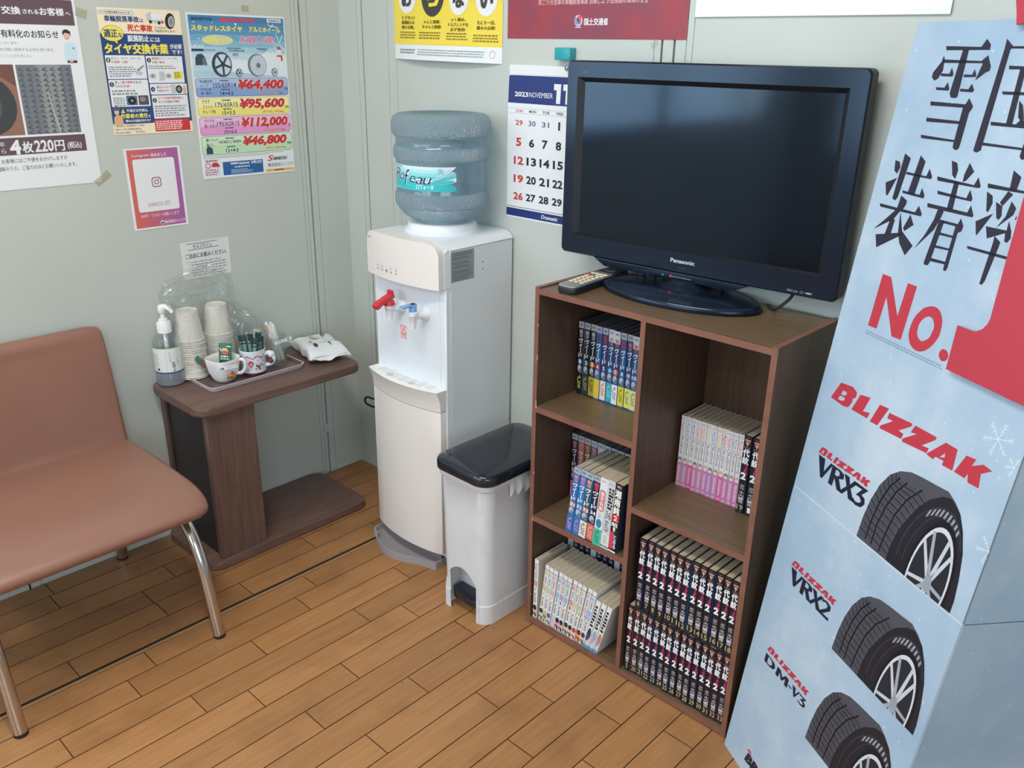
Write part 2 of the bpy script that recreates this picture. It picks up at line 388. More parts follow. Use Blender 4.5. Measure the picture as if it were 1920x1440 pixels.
# ---- floor: strip boards running along the left wall, a threshold strip with a dark gap
def floor_mat():
    m = bpy.data.materials.new('floor boards'); m.use_nodes = True; nt = m.node_tree; p = nt.nodes['Principled BSDF']
    at = nt.nodes.new('ShaderNodeAttribute'); at.attribute_name = 'board'
    tc = nt.nodes.new('ShaderNodeTexCoord')
    mp = nt.nodes.new('ShaderNodeMapping'); mp.inputs['Scale'].default_value = (30, 2.2, 1)
    nt.links.new(tc.outputs['Object'], mp.inputs['Vector'])
    n1 = nt.nodes.new('ShaderNodeTexNoise'); n1.inputs['Scale'].default_value = 3.2; n1.inputs['Detail'].default_value = 7; n1.noise_dimensions = '4D'
    nt.links.new(mp.outputs[0], n1.inputs['Vector']); nt.links.new(at.outputs['Fac'], n1.inputs['W'])
    n2 = nt.nodes.new('ShaderNodeTexNoise'); n2.inputs['Scale'].default_value = 7.0; n2.inputs['Detail'].default_value = 5
    nt.links.new(tc.outputs['Object'], n2.inputs['Vector'])
    cr = nt.nodes.new('ShaderNodeValToRGB'); e = cr.color_ramp.elements
    e[0].position = 0.25; e[0].color = C(160, 110, 67); e[1].position = 0.75; e[1].color = C(180, 131, 84)
    nt.links.new(n1.outputs['Fac'], cr.inputs[0])
    hv = nt.nodes.new('ShaderNodeHueSaturation'); nt.links.new(cr.outputs[0], hv.inputs['Color'])
    mr = nt.nodes.new('ShaderNodeMapRange'); mr.inputs['To Min'].default_value = 0.86; mr.inputs['To Max'].default_value = 1.08
    nt.links.new(at.outputs['Fac'], mr.inputs['Value']); nt.links.new(mr.outputs[0], hv.inputs['Value'])
    # scuffs and grime
    gr = nt.nodes.new('ShaderNodeValToRGB'); gr.color_ramp.elements[0].position = 0.52; gr.color_ramp.elements[1].position = 0.8
    nt.links.new(n2.outputs['Fac'], gr.inputs[0])
    mx = nt.nodes.new('ShaderNodeMix'); mx.data_type = 'RGBA'; mx.inputs['B'].default_value = C(128, 88, 58)
    ml = nt.nodes.new('ShaderNodeMath'); ml.operation = 'MULTIPLY'; ml.inputs[1].default_value = 0.55
    nt.links.new(gr.outputs[0], ml.inputs[0]); nt.links.new(ml.outputs[0], mx.inputs['Factor']); nt.links.new(hv.outputs[0], mx.inputs['A'])
    # small dark specks
    vo = nt.nodes.new('ShaderNodeTexVoronoi'); vo.inputs['Scale'].default_value = 9.0; nt.links.new(tc.outputs['Object'], vo.inputs['Vector'])
    lt = nt.nodes.new('ShaderNodeMath'); lt.operation = 'LESS_THAN'; lt.inputs[1].default_value = 0.022; nt.links.new(vo.outputs['Distance'], lt.inputs[0])
    mx2 = nt.nodes.new('ShaderNodeMix'); mx2.data_type = 'RGBA'; mx2.inputs['B'].default_value = C(84, 56, 40)
    nt.links.new(lt.outputs[0], mx2.inputs['Factor']); nt.links.new(mx.outputs['Result'], mx2.inputs['A'])
    # old boards beyond the threshold strip are dirtier
    sx = nt.nodes.new('ShaderNodeSeparateXYZ'); nt.links.new(tc.outputs['Object'], sx.inputs[0])
    m3 = nt.nodes.new('ShaderNodeMapRange'); m3.inputs['From Min'].default_value = 0.60; m3.inputs['From Max'].default_value = 0.40
    nt.links.new(sx.outputs['X'], m3.inputs['Value'])
    m3b = nt.nodes.new('ShaderNodeMath'); m3b.operation = 'MULTIPLY'; m3b.inputs[1].default_value = 0.42; nt.links.new(m3.outputs[0], m3b.inputs[0])
    m4 = nt.nodes.new('ShaderNodeMath'); m4.operation = 'MULTIPLY'; nt.links.new(m3b.outputs[0], m4.inputs[0]); nt.links.new(n2.outputs['Fac'], m4.inputs[1])
    mx3 = nt.nodes.new('ShaderNodeMix'); mx3.data_type = 'RGBA'; mx3.inputs['B'].default_value = C(96, 70, 54)
    nt.links.new(m4.outputs[0], mx3.inputs['Factor']); nt.links.new(mx2.outputs['Result'], mx3.inputs['A'])
    nt.links.new(mx3.outputs['Result'], p.inputs['Base Color'])
    p.inputs['Roughness'].default_value = 0.42; p.inputs['Specular IOR Level'].default_value = 0.4
    return m
FLOORM = floor_mat(); JOINT = mat('board joint', (98, 62, 34), 0.8)
STRIP = wood('threshold strip', (150, 108, 72), (176, 134, 92), 'y')
g = G(); board_val = []
g.box(-0.1, ROOM_X + 0.08, ROOM_Y - 0.08, 0.1, -0.05, -0.0040, JOINT); nb = 6
BW = 0.075415; XA = 0.53516; PER = 0.4525
KNOWN = {0: -.63088, 1: -.35618, 2: -.5531, 3: -.4534, 4: -.7032, 5: -.4003, 6: -.6207, 7: -.3489, 8: -.5440, 9: -.4442, 11: -.3932, 13: -.3414,
         -2: -.7020, -3: -.4500, -4: -.9050, -5: -.8080, -6: -1.0850, -7: -.62}
rr = random.Random(3)
def boards(xa, xb, off):
    y = off
    while y > 0: y -= PER
    while y < 0: y += PER
    ys = [0.05]
    y -= PER
    while y > ROOM_Y: ys.append(y); y -= PER
    ys.append(ROOM_Y - 0.05); j = 0.0011
    for a, b in zip(ys, ys[1:]):
        x0, x1 = xa + j, xb - j
        if x1 - x0 < 0.004: continue
        g.add([(x0, b + j, 0), (x1, b + j, 0), (x1, a - j, 0), (x0, a - j, 0)], [(0, 1, 2, 3)], FLOORM); board_val.append(rr.random())
k = -1
while XA + BW * k < ROOM_X:
    x0 = XA + BW * k; x0 = max(x0, 0.4655) if k == -1 else x0
    boards(x0, min(XA + BW * (k + 1), ROOM_X), KNOWN.get(k, -rr.random() * PER)); k += 1
for i in range(6):
    x1 = 0.4465 - BW * i; boards(max(0.0, x1 - BW), x1, KNOWN.get(-2 - i, -rr.random()))
n_board = len(board_val)
g.box(0.4555, 0.4650, ROOM_Y, 0, -0.001, 0.0008, STRIP)
g.box(0.4445, 0.4560, ROOM_Y, 0, -0.0046, -0.0030, DARKGAP)
fo = struct('floor', g, smooth=0)
at = fo.data.attributes.new('board', 'FLOAT', 'FACE')
vals = [0.5] * len(fo.data.polygons)
for i, v in enumerate(board_val): vals[nb + i] = v
at.data.foreach_set('value', vals)

# ================================================================ BENCH
CHROME = mat('chromed tube', (205, 200, 195), 0.16, metal=1.0)
RUBBER = mat('dark rubber', (38, 36, 36), 0.8)
LEATHER = mat('tan leatherette', (146, 104, 88), 0.33, spec=0.55, bump=(900, 0.06), noise=(4, (137, 96, 80), 0.35, 0.75, (1, 1, 1)))
t = thing('waiting_bench', 'tan leatherette seat with chrome tube legs left of the small side table', 'chair', (0.28, -1.08, 0))
inv = Matrix.Translation((-0.28, 1.08, 0))
prof = arc_path([(0.083, 0.350), (0.060, 0.420), (0.045, 0.52), (0.022, 0.63), (0.012, 0.668), (0.014, 0.686), (0.028, 0.693), (0.043, 0.682), (0.055, 0.640), (0.077, 0.52), (0.092, 0.430), (0.099, 0.394)], 4)[:-1] + \
       [Vector((0.100, 0.389))] + arc_path([(0.103, 0.389), (0.16, 0.394), (0.30, 0.397), (0.44, 0.395), (0.505, 0.388), (0.540, 0.376), (0.553, 0.362), (0.548, 0.348), (0.530, 0.341), (0.44, 0.338), (0.30, 0.335), (0.16, 0.333), (0.11, 0.335)], 4)
def offset_loop(P, d):
    n = len(P); out = []
    for i in range(n):
        a, b = P[i - 1], P[(i + 1) % n]; t_ = Vector((b[0] - a[0], b[1] - a[1])).normalized(); out.append(Vector((P[i][0] + t_.y * d, P[i][1] - t_.x * d)))
    return out
Y1, Y0, RR_ = -0.828, -1.405, 0.012
ys = []
for k in range(7): e = RR_ * (1 - cos(pi / 2 * k / 6)); ys.append(e)
secs = [(Y1 - e, RR_ - math.sqrt(max(0, RR_ ** 2 - (RR_ - e) ** 2)), e) for e in ys] + [(Y1 - e, 0, e) for e in (0.035, 0.06, 0.12, 0.2)]
secs += [((Y0 + Y1) / 2, 0, 0.3)] + [(Y0 + Y1 - a, b, c) for a, b, c in secs[::-1]]
g = G(); vs = []; n = len(prof)
for y, d, e in secs:
    L_ = offset_loop([(p[0], p[1]) for p in prof], d * 0.9)
    pull = 0.045 - math.sqrt(max(0, 0.045 ** 2 - max(0, 0.045 - e) ** 2))
    sag = 0.004 * (1 - ((y - (Y0 + Y1) / 2) / ((Y1 - Y0) / 2)) ** 2)
    for i, p in enumerate(L_):
        x, z = p.x, p.y
        if x > 0.44: x -= pull * (x - 0.44) / 0.11
        if z > 0.62: z -= pull * 0.35 * (z - 0.62) / 0.07
        if 0.39 < z < 0.66 and x > 0.05: x -= sag
        # soft crease where the back meets the seat
        if x < 0.12 and 0.40 < z < 0.50: x += 0.002 * sin((y + z * 2.4) * 38) * sin((z - 0.40) / 0.10 * pi)
        vs.append(Vector((x, y, z)))
m_ = len(secs); fs = [(j * n + i, j * n + (i + 1) % n, (j + 1) * n + (i + 1) % n, (j + 1) * n + i) for j in range(m_ - 1) for i in range(n)]
fs = [f[::-1] for f in fs]; k_ = (m_ - 1) * n
for base, fl_ in ((0, False), (k_, True)):
    for q in tessellate_polygon([[Vector((vs[base + i].x, vs[base + i].z, 0)) for i in range(n)]]): fs.append([base + i for i in (q[::-1] if fl_ else q)])
g.M = inv; g.add(vs, fs, LEATHER); sp = g.build('seat_and_backrest', t, smooth=50)
for y in (-0.853, -1.3125):
    g = G(); g.M = inv
    pth = arc_path([(0.539, y, 0.006), (0.505, y, 0.150), (0.488, y, 0.205), (0.462, y, 0.254), (0.425, y, 0.290), (0.375, y, 0.306), (0.30, y, 0.312)], 6)
    g.tube(pth, 0.0145, CHROME, 16); lg = g.build('leg', t)
    g = G(); g.M = inv; g.lathe([(0.0140, 0), (0.0150, 0.0015), (0.0148, 0.007), (0.0140, 0.0072)], RUBBER, 16, (0.5395, y, 0)); g.build('foot', lg)
    yb = y - (0.018 if y > -1 else -0.018)
    g = G(); g.M = inv
    g.tube(arc_path([(0.026, yb, 0.006), (0.050, yb, 0.15), (0.075, yb, 0.245), (0.115, yb, 0.295), (0.18, yb, 0.310), (0.30, yb, 0.312)], 6), 0.0145, CHROME, 16); lg = g.build('leg', t)
    g = G(); g.M = inv; g.lathe([(0.0140, 0), (0.0150, 0.0015), (0.0148, 0.007), (0.0140, 0.0072)], RUBBER, 16, (0.026, yb, 0)); g.build('foot', lg)
g = G(); g.M = inv
for x in (0.16, 0.42): g.box(x - 0.02, x + 0.02, -1.36, -0.86, 0.322, 0.338, RUBBER, 0.002)
g.build('frame_rail', t)

# ================================================================ SIDE TABLE
TW = mat('walnut laminate', (116, 90, 80), 0.36, noise=(5, (92, 70, 62), 0.33, 0.7, (18, 1.3, 18)), spec=0.4)
TWV = mat('walnut laminate upright', (112, 87, 78), 0.38, noise=(5, (86, 65, 58), 0.33, 0.7, (18, 18, 1.2)), spec=0.4)
TDK = mat('dark recessed laminate', (46, 40, 43), 0.45, noise=(5, (36, 32, 37), 0.33, 0.7, (18, 18, 1.2)))
EDGE = mat('walnut edge band', (124, 92, 78), 0.4)
t = thing('side_table', 'small walnut laminate side table between the tan seat and the corner', 'table', (0.146, -0.455, 0))
inv = Matrix.Translation((-0.146, 0.455, 0))
def slab(nm, x0, x1, y0, y1, z0, z1, r):
    g = G(); g.M = inv
    g.prism(rrect(x0, x1, y0, y1, r, 8), z0, z1, TW, 'z', 0.004, 2)
    L_ = rrect(x0 - 0.0006, x1 + 0.0006, y0 - 0.0006, y1 + 0.0006, r, 8)
    n = len(L_); h = (z1 - z0)
    for a, b in ((z0 + h * 0.30, z0 + h * 0.42),):
        g.add([(x, y, a) for x, y in L_] + [(x, y, b) for x, y in L_], [(i, (i + 1) % n, n + (i + 1) % n, n + i) for i in range(n)], EDGE)
    return g.build(nm, t)
slab('tabletop', 0.006, 0.287, -0.716, -0.188, 0.466, 0.490, 0.034)
slab('base_plate', 0.006, 0.284, -0.728, -0.188, 0.0, 0.024, 0.034)
g = G(); g.M = inv; g.box(0.252, 0.270, -0.692, -0.548, 0.024, 0.466, TWV, 0.0012, 1); g.build('front_upright', t)
g = G(); g.M = inv; g.box(0.012, 0.032, -0.692, -0.548, 0.024, 0.466, TWV, 0.0012, 1); g.build('back_upright', t)
g = G(); g.M = inv; g.box(0.032, 0.252, -0.684, -0.670, 0.024, 0.466, TDK)
g.build('side_panel', t)['label'] = 'dark recessed side panel'
g = G(); g.M = inv; g.box(0.032, 0.252, -0.570, -0.556, 0.024, 0.466, TDK); g.build('side_panel', t)['label'] = 'dark recessed side panel'

# ================================================================ WATER DISPENSER
CREAM = mat('cream plastic', (232, 224, 218), 0.35); PLW = mat('white plastic', (228, 231, 235), 0.28)
PLG = mat('pale grey enamel', (220, 224, 226), 0.33); TRAYG = mat('grey rubber tray', (158, 152, 152), 0.6)
t = thing('water_dispenser', 'white floor-standing water dispenser with red and blue taps in the corner', 'water dispenser', (0.585, -0.14, 0))
inv = Matrix.Translation((-0.585, 0.14, 0)); X0, X1, XC = 0.443, 0.726, 0.5845
def bulge(x, yf, b): return yf - b * (1 - ((x - XC) / ((X1 - X0) / 2)) ** 2)
def front_loop(x0, x1, yf, b, yb, n=18): return [(x1, yb), (x0, yb)] + [(x0 + (x1 - x0) * i / n, bulge(x0 + (x1 - x0) * i / n, yf, b)) for i in range(n + 1)]
g = G(); g.M = inv
g.box(X0, X1, -0.232, -0.006, 0.03, 0.9125, PLG, 0.002, 1)
g.box(X0 - 0.0004, X1 + 0.0004, -0.249, -0.2315, 0.03, 0.915, PLW, 0.003, 1)
g.box(X0 + 0.02, X1 - 0.02, -0.2505, -0.2485, 0.545, 0.82, mat('white recess panel', (226, 230, 236), 0.2))
for dz in (0.866, 0.847):     # two small screws in the side
    g.lathe([(0.0016, 0), (0.0016, 0.0006)], DARKGAP, 10, (0, 0, 0)); k0 = len(g.v) - 20
    for i in range(k0, len(g.v)): p = g.v[i] + Vector((0.585, -0.14, 0)); g.v[i] = Vector((X1 + 0.0002 + p.z, -0.118 + p.x, dz + p.y)) + Vector((-0.585, 0.14, 0))
g.build('body', t)
# rounded cap
g = G(); g.M = inv
cap = [(X0, 0.815)] + [(X0 + 0.034 - 0.034 * cos(a), 0.931 - 0.034 + 0.034 * sin(a)) for a in (pi / 2 * k / 8 for k in range(9))] + [(X1 + 0.001 - 0.034 + 0.034 * sin(a), 0.931 - 0.034 + 0.034 * cos(a)) for a in (pi / 2 * k / 8 for k in range(9))] + [(X1 + 0.001, 0.815)]
capb = [p for p in cap]; n = len(capb)
top = [(x, max(z, 0.911)) if False else (x, z) for x, z in capb]
def capsec(y, zb): return [(x, y, max(z, zb)) for x, z in top]
vs = capsec(-0.252, 0.815) + capsec(-0.2305, 0.815) + capsec(-0.2300, 0.911) + capsec(-0.004, 0.911)
fs = [(j * n + i, (j + 1) * n + i, (j + 1) * n + (i + 1) % n, j * n + (i + 1) % n) for j in range(3) for i in range(n)] + [list(range(n)), list(range(3 * n, 4 * n))[::-1]]
g.add(vs, fs, PLW); g.build('cap', t, smooth=30)
g = G(); g.M = inv
# cream front panel, bowed forward
N_ = 22; pts = []
def hh(x): 
    d = min(x - X0, X1 - x); return 0.931 if d > 0.034 else 0.931 - 0.034 + math.sqrt(max(0, 0.034 ** 2 - (0.034 - d) ** 2))
xsn = [X0 + (X1 - X0) * (0.5 - 0.5 * cos(pi * i / N_)) for i in range(N_ + 1)]
vs = []
for x in xsn: vs += [(x, bulge(x, -0.270, 0.020), 0.8155), (x, bulge(x, -0.270, 0.020), hh(x)), (x, -0.2518, 0.8155), (x, -0.2518, hh(x))]
fs = []
for i in range(N_):
    a, b = 4 * i, 4 * i + 4
    fs += [(a, b, b + 1, a + 1), (a + 1, b + 1, b + 3, a + 3), (a, a + 2, b + 2, b)]
fs += [(0, 1, 3, 2), (4 * N_, 4 * N_ + 2, 4 * N_ + 3, 4 * N_ + 1)]
g.add(vs, fs, CREAM)
GREYI = ink(150, 145, 142); DKI = ink(60, 58, 60)
sh = Sheet(g, (X0, -0.270, 0.931), (1, 0, 0), (0, -1, 0))
k0 = len(g.v)
sh.T('Tankmen', 12, 15, 30, 19.5, DKI, 3)
for x, r in ((62, 1.6), (83, 2.2), (122, 2.2), (143, 1.6)):
    sh.ell(x, 78, r * 0.5, r * 0.5, GREYI, 3); sh.micro(x - 4, 82, x + 4, 88, 2, GREYI, 3)
    sh.ring(x, 94, 3.2, 3.2, 0.6, GREYI, 3); sh.ell(x, 94, 1.5, 1.5, DKI, 3)
sh.ell(103, 93, 5.2, 5.2, ink(240, 236, 232), 3); sh.ring(103, 93, 5.2, 5.2, 0.9, GREYI, 4); sh.ell(103, 93, 2.6, 2.8, DKI, 4)
for i in range(k0, len(g.v)):
    p = g.v[i]; x = p.x + 0.585; g.v[i] = Vector((p.x, p.y + bulge(x, 0, 0.020), p.z))
g.build('control_panel', t)['label'] = 'cream bowed control panel'
# door with bowed front
g = G(); g.M = inv
dl = front_loop(X0, X1 - 0.002, -0.268, 0.022, -0.2492)
g.prism(dl, 0.052, 0.484, CREAM, 'z', 0.0025, 2); g.build('door', t)['label'] = 'cream bowed lower door'
# drip tray: flared lip
g = G(); g.M = inv
lo = front_loop(X0, X1 - 0.002, -0.268, 0.022, -0.2492); hi = front_loop(X0, X1, -0.283, 0.026, -0.2492); mid = front_loop(X0, X1 - 0.001, -0.271, 0.023, -0.2492); n = len(lo)
vs = [(x, y, 0.486) for x, y in lo] + [(x, y, 0.516) for x, y in mid] + [(x, y, 0.546) for x, y in hi]
fs = [(j * n + i, j * n + (i + 1) % n, (j + 1) * n + (i + 1) % n, (j + 1) * n + i) for j in range(2) for i in range(n)]
g.add(vs, [f[::-1] for f in fs], CREAM); g.add([(x, y, 0.546) for x, y in hi], [list(range(n))[::-1]], mat('ivory plastic', (240, 238, 232), 0.3)); g.add([(x, y, 0.486) for x, y in lo], [list(range(n))], CREAM)
GRILL = mat('grille slot', (198, 204, 204), 0.6)
for i in range(7):
    x = X0 + 0.03 + i * 0.0325
    for j in range(5):
        y = bulge(x + 0.014, -0.275, 0.026) + 0.012 + j * 0.0068
        if y < -0.252: g.box(x, x + 0.027, y, y + 0.0028, 0.5461, 0.5464, GRILL)
for x in (0.535, 0.625): g.lathe([(0.0095, 0), (0.0095, 0.0006)], mat('drip button', (186, 196, 196), 0.5), 18, (x, -0.281, 0.546))
g.build('drip_tray', t)
# taps
RED = mat('red plastic', (205, 52, 66), 0.35); BLU = mat('blue plastic', (120, 168, 220), 0.3)
def tap(x, z, lever):
    g = G(); g.M = inv; k0 = len(g.v)
    g.lathe([(0.0185, 0), (0.0190, 0.003), (0.0165, 0.008), (0.0105, 0.016), (0.0095, 0.040)], PLW, 24)
    for i in range(k0, len(g.v)): p = g.v[i] + Vector((0.585, -0.14, 0)); g.v[i] = Vector((x + p.x, -0.2485 - p.z, z + p.y)) + Vector((-0.585, 0.14, 0))
    g.lathe([(0.0072, -0.030), (0.0078, -0.022), (0.0110, 0.002), (0.0128, 0.004), (0.0128, 0.013), (0.0105, 0.015)], PLW, 22, (x, -0.292, z - 0.001))
    tp = g.build('tap', t)
    g = G(); g.M = inv
    if lever == 'red':
        g.lathe([(0.0150, 0.012), (0.0150, 0.020), (0.0120, 0.024), (0.0095, 0.026), (0.0090, 0.034)], RED, 20, (x, -0.292, z))
        a = RAD(20); c_ = Matrix.Translation((x, -0.292, z + 0.034)) @ Matrix.Rotation(a, 4, 'X')
        g.M = inv @ c_
        g.box(-0.0105, 0.0105, -0.044, 0.012, -0.008, 0.006, RED, 0.003); g.box(-0.009, 0.009, 0.004, 0.013, 0.003, 0.014, RED, 0.002); g.box(-0.011, 0.011, -0.052, -0.038, -0.010, 0.004, RED, 0.003)
    else:
        g.lathe([(0.0100, 0.014), (0.0100, 0.030), (0.0070, 0.034)], BLU, 20, (x, -0.292, z))
        g.box(x - 0.009, x + 0.009, -0.330, -0.284, z + 0.0285, z + 0.034, BLU, 0.0022)
    g.M = None; g.build('lever', tp)['label'] = 'red safety lever' if lever == 'red' else 'blue lever'
tap(0.556, 0.738, 'red'); tap(0.651, 0.738, 'blue')
# warning sticker, instruction plate
g = G(); g.M = inv; sh = Sheet(g, (0.549, -0.2506, 0.686), (1, 0, 0), (0, -1, 0))
SR = ink(196, 66, 66); SP = ink(244, 214, 210)
sh.rr(0, 0, 24, 37, 3, SP, 1); sh.poly([rrect(0.2, 23.8, 0.2, 36.8, 2.8, 4), rrect(1.5, 22.5, 1.5, 35.5, 2.0, 4)], SR, 2)
sh.poly([[(12, 4), (22, 25.6), (2, 25.6)], [(12, 8.4), (18.4, 23.2), (5.6, 23.2)]], SR, 2); sh.rect(11.3, 12, 12.7, 19, SR, 2); sh.rect(11.3, 20.3, 12.7, 21.8, SR, 2)
sh.ell(4.6, 5, 1.8, 1.8, SR, 2); sh.ell(19.4, 5, 1.8, 1.8, SR, 2); sh.micro(4, 27, 20, 33, 2, SR, 2, ragged=0.05); g.build('warning_sticker', t)['label'] = 'red warning triangle sticker'
g = G(); g.M = inv; sh = Sheet(g, (X1 + 0.0004, -0.2283, 0.906), (0, 1, 0), (1, 0, 0))
sh.rect(0, 0, 79, 77, ink(146, 152, 156), 1)
for a, b, k in ((4, 12, 2), (14, 22, 3), (26, 34, 2), (36, 44, 3), (48, 58, 3), (60, 74, 4)): sh.micro(4, a, 74, b, k, ink(96, 104, 110), 2)
g.build('instruction_plate', t)['label'] = 'grey printed instruction plate'
g = G(); g.M = inv
tl = [(0.425, -0.02), (0.425, -0.278), (0.444, -0.292), (0.452, -0.289), (0.462, -0.300)] + [(0.462 + 0.18 * k / 14, -0.300 - 0.030 * sin(pi * k / 14) ** 0.8) for k in range(1, 14)] + [(0.642, -0.300), (0.665, -0.293), (0.700, -0.284), (0.706, -0.278), (0.706, -0.02)]
g.prism(tl, 0.0, 0.006, TRAYG); n = len(tl); inn = [(XC - 0.02 + (x - XC + 0.02) * 0.965, y + 0.004 if y < -0.1 else y) for x, y in tl]
vs = [(x, y, 0.006) for x, y in tl] + [(x, y, 0.022) for x, y in tl] + [(x, y, 0.022) for x, y in inn] + [(x, y, 0.006) for x, y in inn]
g.add(vs, [(j * n + i, (j + 1) * n + i, (j + 1) * n + (i + 1) % n, j * n + (i + 1) % n) for j in range(3) for i in range(n)], TRAYG)
g.box(X0 + 0.02, X1 - 0.04, -0.24, -0.03, 0.006, 0.031, TRAYG)
g.build('floor_tray', t)
g = G(); g.M = inv; g.lathe([(0.100, 0.9305), (0.100, 0.934), (0.092, 0.940), (0.090, 0.950), (0.087, 0.954), (0.082, 0.956), (0.060, 0.956)], PLW, 48, (0.588, -0.130, 0), (False, True)); g.build('collar', t)
g = G(); g.tube(arc_path([(0.44, -0.012, 0.36), (0.28, -0.02, 0.315), (0.15, -0.04, 0.289), (0.118, -0.048, 0.290), (0.103, -0.05, 0.279), (0.112, -0.05, 0.264), (0.16, -0.04, 0.262), (0.28, -0.02, 0.29), (0.44, -0.012, 0.30)], 6), 0.0034, RUBBER, 8)
tag(g.build('power_cord'), 'black cord loop sticking out behind the water dispenser', 'cord')

# bottle
JUG = film('blue water jug', (220, 232, 238), 1, 0.06, (170, 200, 216), 0.26, 1.5)
JUGR = film('pebbled blue jug', (206, 222, 230), 1, 0.06, (168, 198, 214), 0.52, 1.75, bump=(150, 1.0, 0.02))
t = thing('water_bottle', 'blue translucent water bottle upside down on the dispenser', 'water bottle', (0.588, -0.130, 0.9565))
zz = lambda z: z - 0.9565
g = G()
def seg(p, m): g.lathe([(r, zz(z)) for r, z in p], m, 56, (0, 0, 0), (False, False))
seg([(0.058, 0.957), (0.075, 0.960), (0.098, 0.974), (0.112, 0.990), (0.1165, 0.998)], JUGR)
seg([(0.1165, 0.998), (0.1205, 1.003), (0.1215, 1.016), (0.1205, 1.030), (0.1175, 1.036)], JUGR)
seg([(0.1175, 1.036), (0.1165, 1.042), (0.1165, 1.108), (0.1180, 1.114)], JUG)
seg([(0.1180, 1.114), (0.1222, 1.119), (0.1228, 1.130), (0.1222, 1.142), (0.1190, 1.147)], JUGR)
seg([(0.1190, 1.147), (0.1165, 1.151), (0.1165, 1.166), (0.1195, 1.170)], JUG)
seg([(0.1195, 1.170), (0.1250, 1.176), (0.1268, 1.190), (0.1262, 1.203), (0.1215, 1.216), (0.110, 1.223), (0.098, 1.224)], JUGR)
seg([(0.098, 1.224), (0.090, 1.219), (0.060, 1.212), (0.020, 1.210), (0.001, 1.210)], JUG)
g.build('bottle', t)
g = G(); g.lathe([(0.056, -0.0005), (0.056, 0.008)], PLW, 40, (0, 0, 0), (True, True)); g.build('neck_cap', t)
# label wrapped around the front left of the bottle
g = G(); RL = 0.1172
lab = Sheet(g, (0, 0, 0), (1, 0, 0), (0, 0, 1), 0.001, yup=True)
LW = 195; y0 = zz(1.046) * 1000; y1 = zz(1.105) * 1000; hL = y1 - y0
grad = [(62, 190, 192), (70, 196, 198), (96, 206, 208), (140, 216, 220), (178, 224, 230), (208, 232, 238)]
for i, c_ in enumerate(grad): lab.rect(0, y0 + hL * (0.0 if i == 0 else 0.35 + 0.65 * (i - 1) / 5), LW, y0 + hL * (0.35 if i == 0 else 0.35 + 0.65 * i / 5), ink(*c_), 1, 40)
WHI = ink(244, 246, 248); PUR = ink(122, 110, 176); NAVY = ink(52, 50, 96)
cur = lambda a, b, c_, k=14: [(a + (b - a) * i / k, c_(i / k)) for i in range(k + 1)]
def band(xa, xb, f0, f1, m, L): lab.poly(cur(xa, xb, f0) + cur(xa, xb, f1)[::-1], m, L)
band(112, LW, lambda s: y0 + hL * (0.34 + 0.66 * s ** 1.8), lambda s: y0 + hL * min(1, 0.36 + 0.95 * s ** 1.6), WHI, 2)
band(112, LW, lambda s: y0 + hL * (0.30 + 0.45 * s ** 2.0), lambda s: y0 + hL * (0.34 + 0.66 * s ** 1.8), PUR, 2)
band(70, LW, lambda s: y0 + hL * (0.20 + 0.20 * s ** 2.2), lambda s: y0 + hL * (0.235 + 0.33 * s ** 2.0), WHI, 3)
band(140, LW, lambda s: y0 + hL * 0.16, lambda s: y0 + hL * (0.20 + 0.20 * s ** 2.2), PUR, 2)
for nm_, mm_, L_, b_ in (('w', WHI, 4, 0.05), ('n', NAVY, 6, 0.0)):
    x_ = 8
    for ch, wd, a_, b2 in (('R', 25, 0.40, 0.86), ('o', 17, 0.40, 0.66), ('f', 19, 0.18, 0.84), ('e', 17, 0.33, 0.60), ('a', 20, 0.30, 0.57), ('u', 22, 0.28, 0.56)):
        lab.T(ch, x_, y0 + hL * a_, x_ + wd, y0 + hL * b2, mm_, L_, b_, 0.28); x_ += wd * 1.06
lab.T('ロフォーヌ', 92, y0 + hL * 0.08, 138, y0 + hL * 0.24, WHI, 4, 0.03)
lab.micro(6, y0 + hL * 0.90, 50, y0 + hL * 0.97, 1, ink(70, 90, 120), 3); lab.micro(150, y0 + hL * 0.72, 165, y0 + hL * 0.95, 4, ink(120, 150, 170), 3); lab.micro(6, y0 + 1.5, 40, y0 + 4, 1, WHI, 3)
# start angle: label runs from the left limb to just right of centre as seen from the room
A0_ = RAD(-120)
for i, p in enumerate(g.v):
    s = p.x; L_ = p.z; a = A0_ + s / RL; g.v[i] = Vector(((RL + L_) * cos(a), (RL + L_) * sin(a), p.y))
g.build('bottle_label', t)['label'] = 'turquoise and purple printed label'

# ================================================================ PEDAL BIN
BINW = mat('scuffed white plastic', (216, 216, 217), 0.42, noise=(16, (194, 192, 190), 0.55, 0.85, (1, 1, 0.5)))
BINK = mat('glossy black lid', (30, 35, 44), 0.14, spec=0.6); 
t = thing('pedal_bin', 'scuffed white pedal bin with a black lid left of the bookshelf', 'bin', (0.912, -0.23, 0))
inv = Matrix.Translation((-0.912, 0.23, 0))
g = G(); g.M = inv
bx0, bx1, by0, by1 = 0.829, 0.991, -0.366, -0.085
lev = [(0.0, 0.0), (0.055, -0.001), (0.056, 0.0005), (0.16, -0.002), (0.30, -0.004), (0.385, -0.006), (0.392, -0.011), (0.404, -0.012), (0.410, -0.010)]
loops = [[(x, y, z) for x, y in rrect(bx0 + i_, bx1 - i_, by0 + i_, by1 - i_, 0.034, 8)] for z, i_ in lev]
n = len(loops[0])
